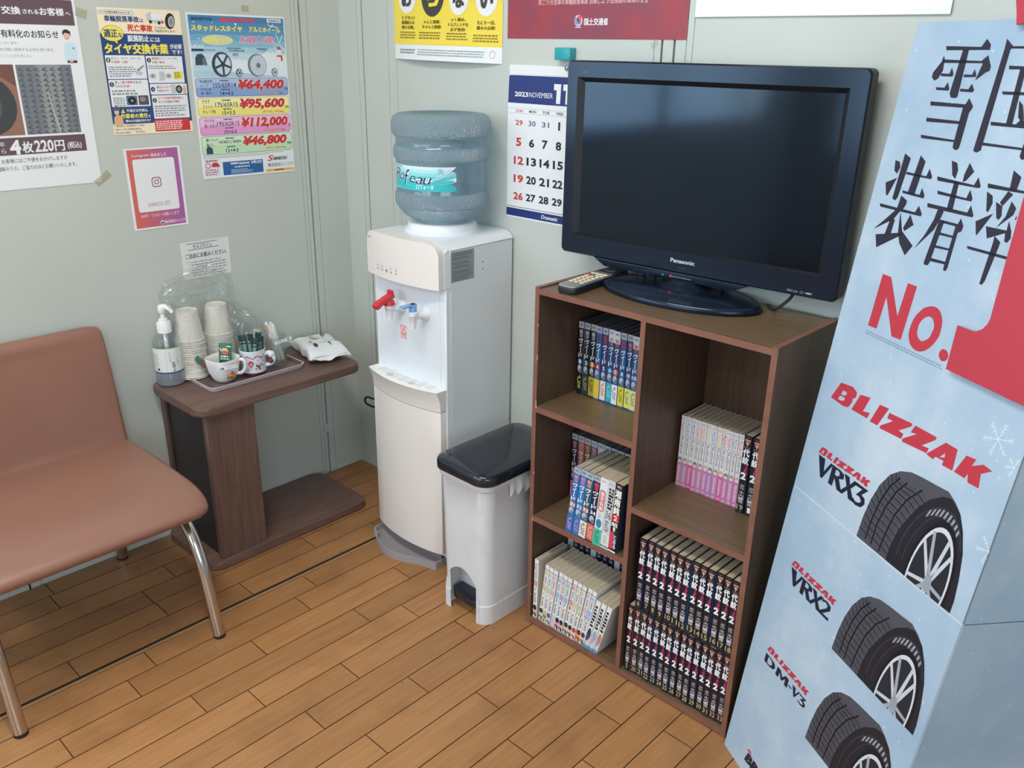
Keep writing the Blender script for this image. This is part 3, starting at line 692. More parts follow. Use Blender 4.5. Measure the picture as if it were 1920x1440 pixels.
# cut an arch in the front face: drop faces inside it and line it
xc, aw, ah = 0.9055, 0.0620, 0.142
ZS = [0.0, 0.02, 0.04, 0.055, 0.056] + [0.062 + 0.008 * k for k in range(9)] + [0.131, 0.136, 0.140, 0.142, 0.16, 0.30, 0.385, 0.392, 0.404, 0.410]
def ins(z):
    for (a, ia), (b, ib) in zip(lev, lev[1:]):
        if a <= z <= b: return ia + (ib - ia) * (z - a) / (b - a)
def arch_half(z): return 0.0 if z >= ah else aw * (1 - max(0, (z - 0.056) / (ah - 0.056)) ** 2) ** 0.5
rows = []
for z in ZS:
    i_ = ins(z); L_ = rrect(bx0 + i_, bx1 - i_, by0 + i_, by1 - i_, 0.034, 8)
    # start loop on the front edge: split the front edge with arch points
    k = max(range(n), key=lambda q: (L_[q][1] < by0 + i_ + 1e-6, -L_[q][0]))   # front-left point
    L_ = L_[k + 1:] + L_[:k + 1]      # begins at front-right corner end ... ends at front-left
    if L_[0][1] > by0 + i_ + 1e-6: pass
    h = arch_half(z); yf = by0 + i_
    rows.append([(x, y, z) for x, y in L_] + [(xc - h, yf, z), (xc + h, yf, z)])
n = len(rows[0]); vs = [p for r in rows for p in r]; fs = []
for j in range(len(rows) - 1):
    for i in range(n):
        if i == n - 2 and ZS[j + 1] <= ah + 1e-6: continue
        fs.append((j * n + i, j * n + (i + 1) % n, (j + 1) * n + (i + 1) % n, (j + 1) * n + i))
g.add(vs, fs, BINW)
# lining of the arch, going inward
seqL = [(xc - arch_half(z), z) for z in ZS if z <= ah + 1e-6]; seqR = [(xc + arch_half(z), z) for z in ZS if z <= ah + 1e-6][::-1]
edge = seqL + seqR; vs = [(x, by0 - 0.0004, z) for x, z in edge] + [(x, by0 + 0.05, z) for x, z in edge]; m_ = len(edge)
g.add(vs, [(i, i + 1, m_ + i + 1, m_ + i) for i in range(m_ - 1)], BINW)
g.add([(bx0 + 0.012, by0 + 0.05, 0.004), (bx1 - 0.012, by0 + 0.05, 0.004), (bx1 - 0.012, by0 + 0.05, 0.15), (bx0 + 0.012, by0 + 0.05, 0.15)], [(0, 1, 2, 3)], BINW)
g.prism(rrect(bx0 - 0.008, bx1 + 0.008, by0 - 0.008, by1 + 0.008, 0.038, 8), 0.4045, 0.4105, BINW, 'z', 0.002, 2)
g.build('bin_body', t, smooth=35)
g = G(); g.M = inv
lp = rrect(0.817, 1.012, -0.390, -0.076, 0.042, 10); n = len(lp)
def ringz(d, z): return [(x, y, z) for x, y in rrect(0.817 + d, 1.012 - d, -0.390 + d, -0.076 - d, max(0.042 - d, 0.004), 10)]
R_ = [ringz(0.002, 0.411), ringz(0.0, 0.413), ringz(0.0, 0.430), ringz(0.003, 0.4365), ringz(0.009, 0.4395), ringz(0.05, 0.4405), ringz(0.085, 0.441)]
vs = [p for r in R_ for p in r]; fs = [(j * n + i, j * n + (i + 1) % n, (j + 1) * n + (i + 1) % n, (j + 1) * n + i) for j in range(len(R_) - 1) for i in range(n)] + [list(range(n))[::-1], list(range(len(vs) - n, len(vs)))]
g.add(vs, fs, BINK); g.build('lid', t, smooth=50)['label'] = 'glossy black lid'
g = G(); g.M = inv; g.prism([(xc - 0.050, by0 + 0.049), (xc + 0.050, by0 + 0.049), (xc + 0.050, by0 + 0.016), (xc + 0.034, by0 + 0.004), (xc - 0.034, by0 + 0.004), (xc - 0.050, by0 + 0.016)][::-1], 0.034, 0.056, BINK, 'z', 0.003, 2); g.build('pedal', t)['label'] = 'black foot pedal'
BAGW = mat('white bin liner', (215, 215, 214), 0.5)
g = G(); g.M = inv
def flap(u, v):
    y = -0.300 + 0.075 * u; e = 0.024 + 0.022 * abs(((u * 2.6) % 1) - 0.5) * 2 + 0.012 * u
    return (1.0040 + 0.006 * v * (0.7 + 0.3 * sin(u * 15)), y, 0.406 - e * v)
g.grid(flap, 16, 5, BAGW); g.build('bin_liner', t)['label'] = 'white liner edge hanging out'

# ================================================================ BOOKSHELF
SHH = mat('brown shelf laminate', (118, 95, 69), 0.34, noise=(5, (98, 78, 56), 0.3, 0.7, (1.2, 18, 18)), spec=0.45)
SHV = mat('brown shelf laminate upright', (98, 76, 60), 0.42, noise=(5, (78, 58, 46), 0.3, 0.7, (18, 18, 1.2)), spec=0.4)
SEDGE = mat('red-brown edge band', (136, 92, 76), 0.4, noise=(6, (120, 80, 66), 0.3, 0.7, (4, 4, 4)))
CHIP = mat('chipped edge', (205, 190, 172), 0.8)
t = thing('bookshelf', 'brown two-column open bookshelf holding comics under the television', 'bookshelf', (1.3335, -0.134, 0))
inv = Matrix.Translation((-1.3335, 0.134, 0)); SY = -0.268
def board(nm, x0, x1, z0, z1, m, y0=SY, y1=-0.008):
    g = G(); g.M = inv
    g.box(x0, x1, y0 + 0.0006, y1, z0, z1, m); g.box(x0, x1, y0, y0 + 0.0006, z0, z1, SEDGE)
    if z1 - z0 > 0.5:
        g.box(x0, x1, y0 + 0.0002, y1, z1, z1 + 0.0004, SEDGE)
        if nm == 'left_side':
            for zc, h in ((0.72, 0.012), (0.60, 0.02), (0.43, 0.006), (0.30, 0.01), (0.085, 0.005), (0.8, 0.005)): g.box(x1 - 0.0016, x1 + 0.0002, y0 - 0.0002, y0 + 0.0005, zc, zc + h, CHIP)
    return g.build(nm, t)
board('left_side', 1.0431, 1.0551, 0, 0.8896, SHV); board('right_side', 1.6117, 1.6237, 0, 0.8896, SHV)
board('divider', 1.3275, 1.3393, 0.020, 0.874, SHV)
board('top_board', 1.0551, 1.6117, 0.874, 0.887, SHH); board('bottom_board', 1.0551, 1.6117, 0.004, 0.020, SHH)
board('shelf_board', 1.0551, 1.3275, 0.591, 0.606, SHH); board('shelf_board', 1.0551, 1.3275, 0.302, 0.317, SHH); board('shelf_board', 1.3393, 1.6117, 0.4405, 0.4545, SHH)
g = G(); g.M = inv; g.box(1.0551, 1.6117, -0.0085, -0.005, 0.004, 0.885, SHV); g.build('back_panel', t)

# ================================================================ COMICS
PAGE = mat('aged paper edge', (196, 178, 148), 0.85, noise=(60, (178, 160, 130), 0.3, 0.7, (14, 0.4, 0.4)))
PAGEW = mat('pale paper edge', (205, 196, 178), 0.85, noise=(60, (188, 178, 158), 0.3, 0.7, (14, 0.4, 0.4)))
BLK = ink(34, 32, 38); WHT = ink(236, 236, 238); GOLD = ink(190, 172, 120); SALM = ink(206, 160, 142); PNK = ink(206, 64, 120)
def comic(name, label, loc, w, h, d, spine, cover, side, design, lean=0.0, group=None, page=None, rz=0.0):
    """w thickness, h height, d depth; spine faces -y; origin = front lower left corner"""
    t = thing(name, label, 'comic book', loc, rz, group); t.rotation_euler.y = lean
    g = G(); c = 0.0007; r = 0.0016
    sl = [(0, d), (0, r), (r * 0.3, r * 0.3), (r, 0), (w - r, 0), (w - r * 0.3, r * 0.3), (w, r), (w, d), (w - c, d), (w - c, r), (c, r), (c, d)]
    n = len(sl); vs = [(x, y, 0) for x, y in sl] + [(x, y, h) for x, y in sl]
    for i in range(n):
        m = side if i in (6, 0) else cover if i > 6 else spine
        g.add([vs[i], vs[(i + 1) % n], vs[n + (i + 1) % n], vs[n + i]], [(3, 2, 1, 0)], m)
    for k in (0, n):
        A_, B_, C_ = [vs[k + i] for i in (0, 1, 10, 11)], [vs[k + i] for i in (1, 2, 3, 4, 5, 6, 9, 10)], [vs[k + i] for i in (6, 7, 8, 9)]
        for q in (A_, B_, C_): g.add(q, [list(range(len(q)))], spine)
    sh = Sheet(g, (0, 0, h), (1, 0, 0), (0, -1, 0), eps=0.00008)
    design(sh, w * 1000, h * 1000)
    g.build('cover', t, smooth=0)
    g = G(); p0 = 0.0015
    g.box(c, w - c, r, d - 0.002, p0, h - p0, page or PAGE); g.build('page_block', t, smooth=0)
    return t
def d_black(num, gold=True):
    def f(s, w, h):
        s.micro(w * .3, 4, w * .7, 6, 1, ink(150, 130, 120), 1, ragged=0)
        s.poly([(w * .13, 9), (w * .87, 9), (w * .5, 25)], SALM, 1); s.rect(w * .2, 12, w * .8, 14.5, ink(120, 70, 66), 2)
        s.micro(w * .15, 26, w * .85, 28, 1, SALM, 1, ragged=0)
        s.V('代紋', w * .5, 30, 66, w * .80, WHT, 2, 0.04, 0.96)
        s.V('TAKE', w * .68, 66, 90, w * .42, PNK, 2, 0.03)
        s.T('2', w * .14, 85, w * .80, 102, WHT, 3, 0.05)
        s.V('原作', w * .5, 114, 127, w * .56, ink(180, 170, 174), 2, 0.02); s.V('木内一雅', w * .5, 129, 159, w * .62, ink(198, 192, 196), 2, 0.02)
        s.T(str(num), w * .5 - (w * .19 if num < 10 else w * .38), 162, w * .5 + (w * .19 if num < 10 else w * .38), 175, GOLD if gold else WHT, 2, 0.015)
        s.micro(w * .2, 178, w * .8, 179.5, 1, ink(110, 104, 100), 1, ragged=0)
    return f
SIDES = [(44, 52, 120), (50, 90, 160), (176, 92, 84), (70, 64, 110), (54, 118, 176), (196, 130, 150), (58, 120, 190), (190, 168, 160), (90, 60, 110), (48, 104, 176), (188, 100, 80), (60, 44, 60), (96, 60, 140)]
LEFT_OF = ['first', 'second', 'third', 'fourth', 'fifth', 'sixth', 'seventh', 'eighth', 'ninth', 'tenth', 'eleventh', 'twelfth', 'thirteenth', 'fourteenth', 'fifteenth']
PT = 0.01752
for i, num in enumerate([5] + list(range(20, 34))):
    comic('comic_book', 'black spined comic numbered %d, lower row of the bottom right compartment' % num, (1.3465 + i * PT + 0.0004, -0.2600 + 0.0014 * ((i * 7) % 3), 0.0201), PT - (0.0012 if i != 0 else 0.0030), 0.182, 0.128, BLK, BLK,
          ink(*SIDES[(i * 5 + 2) % len(SIDES)]), d_black(num), 0.0, 'black spined comics in the bottom right compartment')
PT = 0.0190
for i, num in enumerate(range(6, 19)):
    comic('comic_book', 'black spined comic numbered %d, upper row of the bottom right compartment' % num, (1.3625 + i * PT, -0.2590 + 0.0016 * ((i * 5) % 3), 0.2024), PT - 0.0014, 0.182, 0.128, BLK, BLK,
          ink(*SIDES[i]), d_black(num), 0.0, 'black spined comics in the bottom right compartment')
for num, x in ((19, 1.5085), (1, 1.5300)):
    comic('comic_book', 'black spined comic numbered %d right of the pink and white comics' % num, (x, -0.1235, 0.4546), 0.0188, 0.182, 0.112, BLK, BLK, ink(44, 84, 130), d_black(num, num != 1), 0.0, 'black spined comics in the upper right compartment')
# white and pink set
TC = [(214, 120, 130), (110, 170, 210), (160, 140, 150), (222, 140, 130), (226, 160, 120), (200, 196, 170), (90, 160, 210), (214, 190, 140), (190, 90, 110), (206, 130, 150), (120, 170, 200), (220, 140, 110)]
BAND = [(206, 132, 160), (196, 130, 170), (214, 90, 140), (198, 132, 176), (206, 134, 168), (200, 130, 176), (190, 128, 180), (200, 132, 176), (216, 100, 160), (202, 130, 172), (206, 134, 178), (210, 130, 176)]
def d_pink(i):
    tc, bc = ink(*TC[i]), ink(*BAND[i])
    def f(s, w, h):
        s.ring(w * .5, 7, w * .3, 3.6, 1.0, ink(70, 70, 76), 1, 12)
        s.V('3D彼女', w * .48, 13, 46, w * .62, tc, 2, 0.015); s.V('リアルガール', w * .52, 46, 92, w * .56, ink(70, 66, 74), 2, 0.02)
        s.rect(0.2, 112, w - .2, h, bc, 1); s.ell(w * .5, 107, w * .42, 7.5, ink(*[(120, 130, 160), (196, 140, 130), (206, 176, 150)][i % 3]), 2, n=12); s.ell(w * .5, 110, w * .3, 4, ink(238, 214, 204), 3, n=12)
        s.micro(w * .25, 120, w * .75, 160, 12, ink(240, 222, 232), 2, 0.5, 0.1); s.rect(w * .2, h - 6, w * .8, h - 4.6, WHT, 2)
    return f
PT = 0.01295
WHITEC = ink(226, 224, 226)
for i in range(12):
    comic('comic_book', 'white comic with a pink lower band, %s from the left in the upper right compartment' % LEFT_OF[i], (1.3485 + i * PT, -0.1120 + 0.0008 * (i % 3), 0.4546), PT - 0.0006, 0.173, 0.100, WHITEC, WHITEC, WHITEC, d_pink(i), 0.0, 'white and pink comics in the upper right compartment', PAGE)
# dog adventure set
def d_blue(num, bg, band, tcol, dot, obi, ocol, white_top=False, text='ヴィード'):
    def f(s, w, h):
        s.rect(0.2, 0.5, w - .2, 16 if not white_top else 30, ink(176, 178, 186) if not white_top else ink(214, 214, 220), 1); s.T('NC', w * .2, 5, w * .8, 11, ink(60, 80, 110), 2, 0.04)
        s.V('銀牙', w * .5, 19, 40, w * .62, ink(*tcol), 3, 0.035); s.V(text, w * .5, 41, 90, w * .72, WHT, 3, 0.04, 0.95)
        if dot: s.ell(w * .5, 99, w * .45, 7.5, ink(*dot), 3)
        k = .2 if num < 10 else .38
        s.T(str(num), w * (.5 - k), 94, w * (.5 + k), 104, WHT, 4, 0.03)
        s.ell(w * .45, 116, w * .34, 9, ink(186, 190, 200), 3, n=12); s.ell(w * .6, 122, w * .25, 6, ink(120, 118, 124), 4, n=10)
        s.rect(0.2, 130, w - .2, h - 4, ink(*band), 2); s.V('よしひろ', w * .5, 134, 168, w * .62, ink(*ocol), 4, 0.03)
    return f
WS = [((30, 34, 44), (22, 26, 36), (190, 190, 196), (44, 86, 170), 0, (216, 204, 90)), ((30, 36, 42), (36, 70, 64), (190, 190, 196), (40, 120, 90), 0, (196, 140, 100)), ((32, 34, 40), (170, 150, 50), (196, 196, 200), (208, 130, 60), 0, (60, 50, 40)),
      ((44, 104, 160), (214, 190, 70), (130, 60, 110), (200, 52, 56), 0, (220, 196, 80)), ((58, 66, 120), (226, 214, 208), (190, 70, 70), None, 0, (186, 60, 60)), ((44, 74, 130), (52, 168, 176), (206, 130, 120), (36, 140, 190), 1, (150, 210, 220)),
      ((52, 74, 120), (226, 228, 232), (206, 110, 96), (214, 110, 70), 1, (60, 90, 120)), ((44, 96, 150), (226, 204, 60), (196, 50, 70), None, 0, (50, 90, 60)), ((40, 70, 120), (222, 216, 110), (206, 120, 110), (130, 110, 160), 0, (60, 120, 130)), ((44, 96, 150), (220, 214, 130), (206, 70, 80), (50, 110, 180), 1, (60, 110, 130))]
PT = 0.01745
for i, (bg, band, tcol, dot, wt, oc) in enumerate(WS):
    b = ink(*bg)
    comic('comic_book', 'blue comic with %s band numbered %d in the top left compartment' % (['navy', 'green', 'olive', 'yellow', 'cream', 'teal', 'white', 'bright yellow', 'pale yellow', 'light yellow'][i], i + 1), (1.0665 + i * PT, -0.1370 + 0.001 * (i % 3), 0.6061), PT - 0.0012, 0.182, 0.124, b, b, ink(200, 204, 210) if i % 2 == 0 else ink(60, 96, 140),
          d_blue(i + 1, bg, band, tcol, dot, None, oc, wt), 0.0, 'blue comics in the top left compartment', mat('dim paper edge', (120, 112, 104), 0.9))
# middle left: leaning front row
def d_long(s, w, h):
    s.T('YC', w * .2, 4, w * .8, 10, WHT, 2, 0.03); s.V('湘南純', w * .5, 14, 78, w * .8, ink(240, 238, 226), 2, 0.04, .95); s.rect(0.2, 78, w - .2, 96, ink(190, 48, 66), 1); s.T('2', w * .25, 80, w * .75, 94, ink(246, 210, 200), 2, 0.04)
    s.V('組!', w * .5, 97, 122, w * .8, ink(240, 238, 226), 2, 0.04); s.rect(0.2, 124, w * .55, 168, ink(210, 70, 92), 1); s.V('とおる', w * .74, 128, 166, w * .34, WHT, 2, 0.03); s.rect(0.2, 172, w - .2, 176, WHT, 1)
def d_grey(s, w, h):
    s.micro(w * .2, 6, w * .8, 12, 2, ink(150, 150, 154), 1); s.micro(w * .25, 18, w * .85, 74, 7, ink(50, 48, 54), 2, 0.75, 0.05); s.T('36', w * .15, 78, w * .85, 98, ink(80, 76, 84), 2); s.micro(w * .25, 102, w * .75, 132, 4, ink(130, 130, 136), 2, 0.7, 0.1)
    s.rect(0.2, 138, w - .2, h - 8, ink(222, 222, 222), 1); s.micro(w * .3, 142, w * .7, 165, 5, ink(150, 150, 150), 2); s.rect(0.2, h - 8, w - .2, h - 5, ink(90, 90, 94), 2)
def d_teal(s, w, h):
    s.T('NC', w * .25, 5, w * .75, 10, ink(196, 120, 130), 2, 0.03); s.rr(w * .12, 30, w * .88, 86, w * .3, ink(196, 110, 110), 1); s.V('銀牙伝説', w * .5, 33, 84, w * .5, ink(240, 222, 216), 2, 0.05)
    s.micro(w * .3, 90, w * .7, 104, 3, ink(150, 160, 170), 1); s.ell(w * .5, 118, w * .36, 12, ink(60, 130, 160), 2, n=14); s.rect(0.2, 132, w - .2, h, ink(70, 190, 160), 1); s.V('よしひろ', w * .5, 136, 172, w * .6, ink(40, 100, 90), 2, 0.03)
FR = [(d_blue(31, 0, (52, 110, 176), (220, 140, 170), (214, 130, 80), 0, (226, 160, 190)), (50, 104, 168), 'pink-titled blue comic numbered 31'), (d_blue(32, 0, (44, 120, 184), (220, 130, 160), None, 0, (230, 130, 160)), (44, 116, 180), 'bright blue comic numbered 32'),
      (d_blue(33, 0, (232, 220, 206), (226, 170, 150), (206, 80, 90), 1, (60, 60, 70)), (50, 92, 110), 'cream-footed blue comic numbered 33'), (d_blue(34, 0, (214, 110, 96), (222, 80, 100), None, 0, (240, 190, 160)), (34, 42, 66), 'orange-footed dark comic numbered 34'),
      (d_teal, (226, 226, 228), 'white teal-footed comic'), (d_grey, (206, 206, 208), 'grey comic numbered 36'), (d_long, (30, 28, 32), 'black red-footed comic')]
x = 1.1560
for i, (f, bg, nm) in enumerate(FR):
    w = [0.0185, 0.0195, 0.0200, 0.0205, 0.0215, 0.0225, 0.0210][i]; lean = RAD([6.5, 6.2, 5.8, 5.4, 4.8, 4.0, 3.2][i])
    comic('comic_book', nm + ', leaning in the front row of the middle left compartment', (x, -0.2660 + 0.0015 * (i % 2), 0.3172), w, 0.178, 0.126, ink(*bg), ink(*bg), ink(200, 200, 204) if i % 2 else ink(52, 60, 90), f, lean, 'leaning comics in the middle left compartment'); x += w + 0.0006
RB = [((36, 44, 70), (206, 130, 140)), ((176, 110, 90), (206, 120, 60)), ((120, 96, 60), (206, 160, 60)), ((110, 100, 120), (176, 130, 150)), ((196, 196, 206), (110, 100, 130)), ((60, 90, 140), (130, 150, 190)), ((60, 96, 150), (130, 150, 190)), ((56, 90, 150), (120, 140, 190)), ((60, 90, 140), (130, 150, 190)), ((60, 96, 150), (130, 150, 190)), ((56, 90, 150), (120, 140, 190)), ((58, 90, 140), (120, 140, 190)), ((58, 90, 140), (120, 140, 190))]
for i, (bg, band) in enumerate(RB):
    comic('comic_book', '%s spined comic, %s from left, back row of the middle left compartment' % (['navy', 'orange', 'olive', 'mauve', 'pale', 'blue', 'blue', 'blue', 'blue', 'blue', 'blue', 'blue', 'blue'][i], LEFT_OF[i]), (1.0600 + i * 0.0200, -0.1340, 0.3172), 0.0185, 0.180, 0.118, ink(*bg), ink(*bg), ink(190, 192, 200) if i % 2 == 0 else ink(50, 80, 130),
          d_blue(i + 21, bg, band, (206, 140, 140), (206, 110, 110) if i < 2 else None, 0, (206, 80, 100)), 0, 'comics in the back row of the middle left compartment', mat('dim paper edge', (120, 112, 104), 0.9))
# bottom left: white spines, then three thin white volumes, black spines behind
BC = [(206, 76, 70), (214, 140, 90), (140, 190, 110), (206, 150, 160), (80, 150, 210), (150, 90, 190), (60, 170, 170), (206, 60, 76), (214, 176, 110), (150, 196, 110), (214, 140, 170), (80, 150, 220)]
FACE = [((40, 34, 36), (226, 196, 180)), ((60, 52, 60), (236, 214, 200)), ((206, 190, 120), (150, 120, 90)), ((70, 110, 170), (236, 206, 190)), ((190, 196, 226), (230, 190, 180)), ((40, 40, 44), (236, 160, 180)), ((40, 60, 50), (226, 190, 170)), ((60, 50, 90), (236, 206, 180)), ((70, 50, 44), (236, 210, 190)), ((190, 70, 70), (236, 214, 206)), ((120, 40, 46), (236, 176, 90)), ((90, 60, 70), (226, 200, 190))]
def d_white(i):
    c_, (fa, fb) = ink(*BC[i]), (ink(*FACE[i][0]), ink(*FACE[i][1]))
    def f(s, w, h):
        s.rect(0.2, 12, w - .2, 14, ink(66, 66, 72), 1)
        s.micro(w * .15, 18, w * .85, 30, 4, c_, 1, 0.75, 0.05); s.micro(w * .3, 33, w * .8, 56, 7, ink(90, 90, 96), 1, 0.6, 0.1); s.micro(w * .15, 60, w * .85, 78, 5, c_, 1, 0.8, 0.05)
        if i >= 4: s.T(str(i + 1), w * (.28 if i < 9 else .12), 80, w * (.72 if i < 9 else .88), 92, c_, 2, 0.05)
        else: s.line([(w * .3, 92), (w * .7, 80)], 1.6, c_, 1)
        s.micro(w * .28, 98, w * .72, 128, 7, ink(96, 96, 100), 1, 0.65, 0.1)
        s.ell(w * .5, 150, w * .44, 15, fb, 1, n=14); s.ell(w * .5, 142, w * .44, 8, fa, 2, n=12); s.rect(w * .1, 158, w * .9, h - 3, fa, 2); s.ell(w * .4, 166, w * .2, 5, fb, 3, n=10)
    return f
def d_thin(i):
    def f(s, w, h):
        s.micro(w * .2, 14, w * .85, 84, 7, ink(50, 50, 58), 2, 0.7, 0.1); s.ell(w * .55, 108, w * .38, 20, ink(*[(52, 60, 96), (150, 170, 200), (206, 130, 90)][i]), 1, n=14); s.ell(w * .4, 120, w * .24, 12, ink(*[(90, 80, 100), (190, 170, 196), (190, 150, 190)][i]), 2, n=12)
        s.micro(w * .2, 128, w * .8, 150, 5, ink(150, 150, 170), 2); s.rect(.2, h - 12, w - .2, h, ink(70, 150, 190), 1)
    return f
WB = ink(232, 230, 228); x = 1.0600
for i in range(12):
    lean = 0.012 if i == 0 else RAD(6.0 + 0.52 * i); w = 0.0127
    if i == 1: x += 0.0035
    comic('comic_book', 'white spined comic, %s from the left in the bottom left compartment' % LEFT_OF[i], (x, -0.2640 + 0.0012 * ((i * 5) % 3), 0.0205), w, 0.173, 0.112, WB, WB, WB if i % 3 else ink(200, 190, 170), d_white(i), lean, 'white comics in the bottom left compartment'); x += w / cos(lean) + 0.0006
for i in range(3):
    lean = RAD([13.2, 13.8, 14.4][i]); w = 0.0138
    comic('comic_book', 'thin white comic with a blue foot, %s of three in the bottom left compartment' % ['first', 'second', 'last'][i], (x, -0.2660, 0.0205 + 0.0), w, 0.156, 0.108, WB, WB, WB, d_thin(i), lean, 'white comics in the bottom left compartment'); x += w / cos(lean) + 0.0008
def d_back(s, w, h):
    s.ell(w * .5, 16, w * .36, 6.5, WHT, 1, n=14); s.ell(w * .5, 16, w * .18, 3.2, ink(40, 44, 70), 2, n=10); s.micro(w * .25, 26, w * .75, 34, 2, ink(180, 184, 200), 1)
for i in range(14):
    c_ = ink(*[(40, 44, 66), (190, 194, 206)][1 if i % 4 == 0 else 0])
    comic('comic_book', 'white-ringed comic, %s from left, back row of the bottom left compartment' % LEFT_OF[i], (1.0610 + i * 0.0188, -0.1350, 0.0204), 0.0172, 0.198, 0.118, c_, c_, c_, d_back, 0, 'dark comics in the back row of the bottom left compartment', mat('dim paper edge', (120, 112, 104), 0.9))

# ================================================================ TELEVISION
TVB = mat('gloss black bezel', (22, 29, 43), 0.16, spec=0.5); TVS = mat('television screen', (7, 12, 23), 0.09, spec=0.6); TVM = mat('matt black plastic', (24, 27, 33), 0.5)
for m_ in (TVB, TVS): m_.node_tree.nodes['Principled BSDF'].inputs['Specular Tint'].default_value = (0.62, 0.80, 1.0, 1)
SILV = ink(196, 200, 204, 0.3)
t = thing('television', 'black flat television standing on top of the bookshelf', 'television', (1.2992, -0.0792, 0.8874), RAD(3.6085))
w2, zb, ztp = 0.3300, 0.0450, 0.4690
g = G(); sx0, sx1, sz0, sz1 = -0.3010, 0.2955, 0.0895, 0.4350; ix0, ix1, iz0, iz1 = -0.2880, 0.2840, 0.0935, 0.4250
O_ = rrect(-w2, w2, zb, ztp, 0.012, 6); n4 = len(O_) // 4
# face of the bezel with its sloped inner frame
def ringface(A_, yA, B_, yB, m):
    n = len(A_); g.add([(x, yA, z) for x, z in A_] + [(x, yB, z) for x, z in B_], [(i, n + i, n + (i + 1) % n, (i + 1) % n)[::-1] for i in range(n)], m)
def quad_loop(x0, x1, z0, z1): return [(x1, z1)] * n4 + [(x0, z1)] * n4 + [(x0, z0)] * n4 + [(x1, z0)] * n4
I_ = quad_loop(sx0, sx1, sz0, sz1); S_ = quad_loop(ix0, ix1, iz0, iz1); OB = rrect(-w2 + 0.003, w2 - 0.003, zb + 0.003, ztp - 0.003, 0.010, 6)
ringface(OB, 0.0, I_, 0.0, TVB); ringface(O_, 0.004, OB, 0.0, TVB); ringface(I_, 0.0, S_, 0.0125, TVM)
n = len(O_)
g.add([(x, 0.004, z) for x, z in O_] + [(x, 0.034, z) for x, z in O_], [(i, (i + 1) % n, n + (i + 1) % n, n + i)[::-1] for i in range(n)], TVM)
g.add([(x, 0.034, z) for x, z in O_], [list(range(n))[::-1]], TVM)
sh = Sheet(g, (-w2, 0.0, ztp), (1, 0, 0), (0, -1, 0))
sh.T('Panasonic', 296, 393, 354, 402, SILV, 2, 0.03); sh.T('VIERA', 41, 22, 56, 26.5, ink(120, 126, 134), 2)
sh.micro(316, 411, 334, 413, 1, ink(90, 96, 104), 2, ragged=0); sh.T('VIERA Link', 560, 413, 583, 417, ink(150, 156, 164), 2, 0.02); sh.ring(591, 415, 4, 2.4, 0.7, ink(150, 156, 164), 2, 14); sh.ell(605, 415, 7, 1.8, ink(170, 176, 182), 2)
g.build('casing', t, smooth=30)
g = G(); g.add([(ix0, 0.0124, iz0), (ix1, 0.0124, iz0), (ix1, 0.0124, iz1), (ix0, 0.0124, iz1)], [(0, 1, 2, 3)], TVS); g.build('screen', t, smooth=0)['label'] = 'dark switched-off screen'
g = G(); g.box(-0.24, 0.24, 0.034, 0.050, 0.10, 0.40, TVM, 0.010); g.build('rear_housing', t)
g = G(); g.prism([(-0.235, 0.0450), (-0.205, 0.0285), (0.115, 0.0285), (0.150, 0.0450)], 0.0004, 0.030, TVB, 'y', 0.002, 2)
sh = Sheet(g, (-0.06, 0.0004, 0.040), (1, 0, 0), (0, -1, 0)); sh.rect(8, 2.5, 11, 6.5, ink(130, 136, 144), 1); sh.micro(33, 3, 78, 6, 1, ink(150, 154, 160), 1, ragged=0)
g.build('control_lip', t)
g = G(); g.ball((-0.031, 0.0, 0.0355), (0.0022, 0.0012, 0.0018), mat('red standby lamp', (255, 40, 50), 0.4, emit=((255, 40, 60), 2.5))); g.build('standby_lamp', t)['label'] = 'small red standby lamp'
g = G(); g.prism([(-0.075, 0.012), (0.075, 0.012), (0.060, 0.10), (-0.060, 0.10)], 0.036, 0.052, TVM, 'y', 0.004); g.lathe([(0.060, 0.010), (0.052, 0.018), (0.034, 0.026), (0.030, 0.030)], TVB, 36, (0.0, 0.012, 0)); g.build('stand_neck', t)
g = G(); e = []
for rs, z in ((0.985, 0.0), (1.0, 0.003), (1.0, 0.008), (0.985, 0.0125), (0.955, 0.0145), (0.93, 0.0135), (0.90, 0.0140), (0.3, 0.0165)): e.append([(x, y, z) for x, y in ell(0.006, -0.024, 0.186 * rs, 0.099 * rs, 56)])
n = 56; vs = [p for r in e for p in r]
g.add(vs, [(j * n + i, j * n + (i + 1) % n, (j + 1) * n + (i + 1) % n, (j + 1) * n + i) for j in range(len(e) - 1) for i in range(n)] + [list(range(n))[::-1], list(range(len(vs) - n, len(vs)))], TVB); g.build('stand_base', t, smooth=50)
g = G(); g.tube(arc_path([(-0.20, 0.040, 0.06), (-0.212, 0.044, 0.030), (-0.200, 0.050, 0.003), (-0.15, 0.055, 0.003)], 5), 0.0032, RUBBER, 8); g.build('cable', t)
g = G(); g.tube(arc_path([(0.24, 0.030, 0.055), (0.232, 0.020, 0.032), (0.215, 0.010, 0.012), (0.20, 0.020, 0.003), (0.18, 0.04, 0.003)], 5), 0.0035, RUBBER, 8); g.build('cable', t)
g = G()
for k in range(24): g.box(w2 - 0.0002, w2 + 0.0008, 0.012, 0.030, 0.12 + k * 0.0085, 0.1225 + k * 0.0085, TVM)
g.build('side_vents', t, smooth=0)

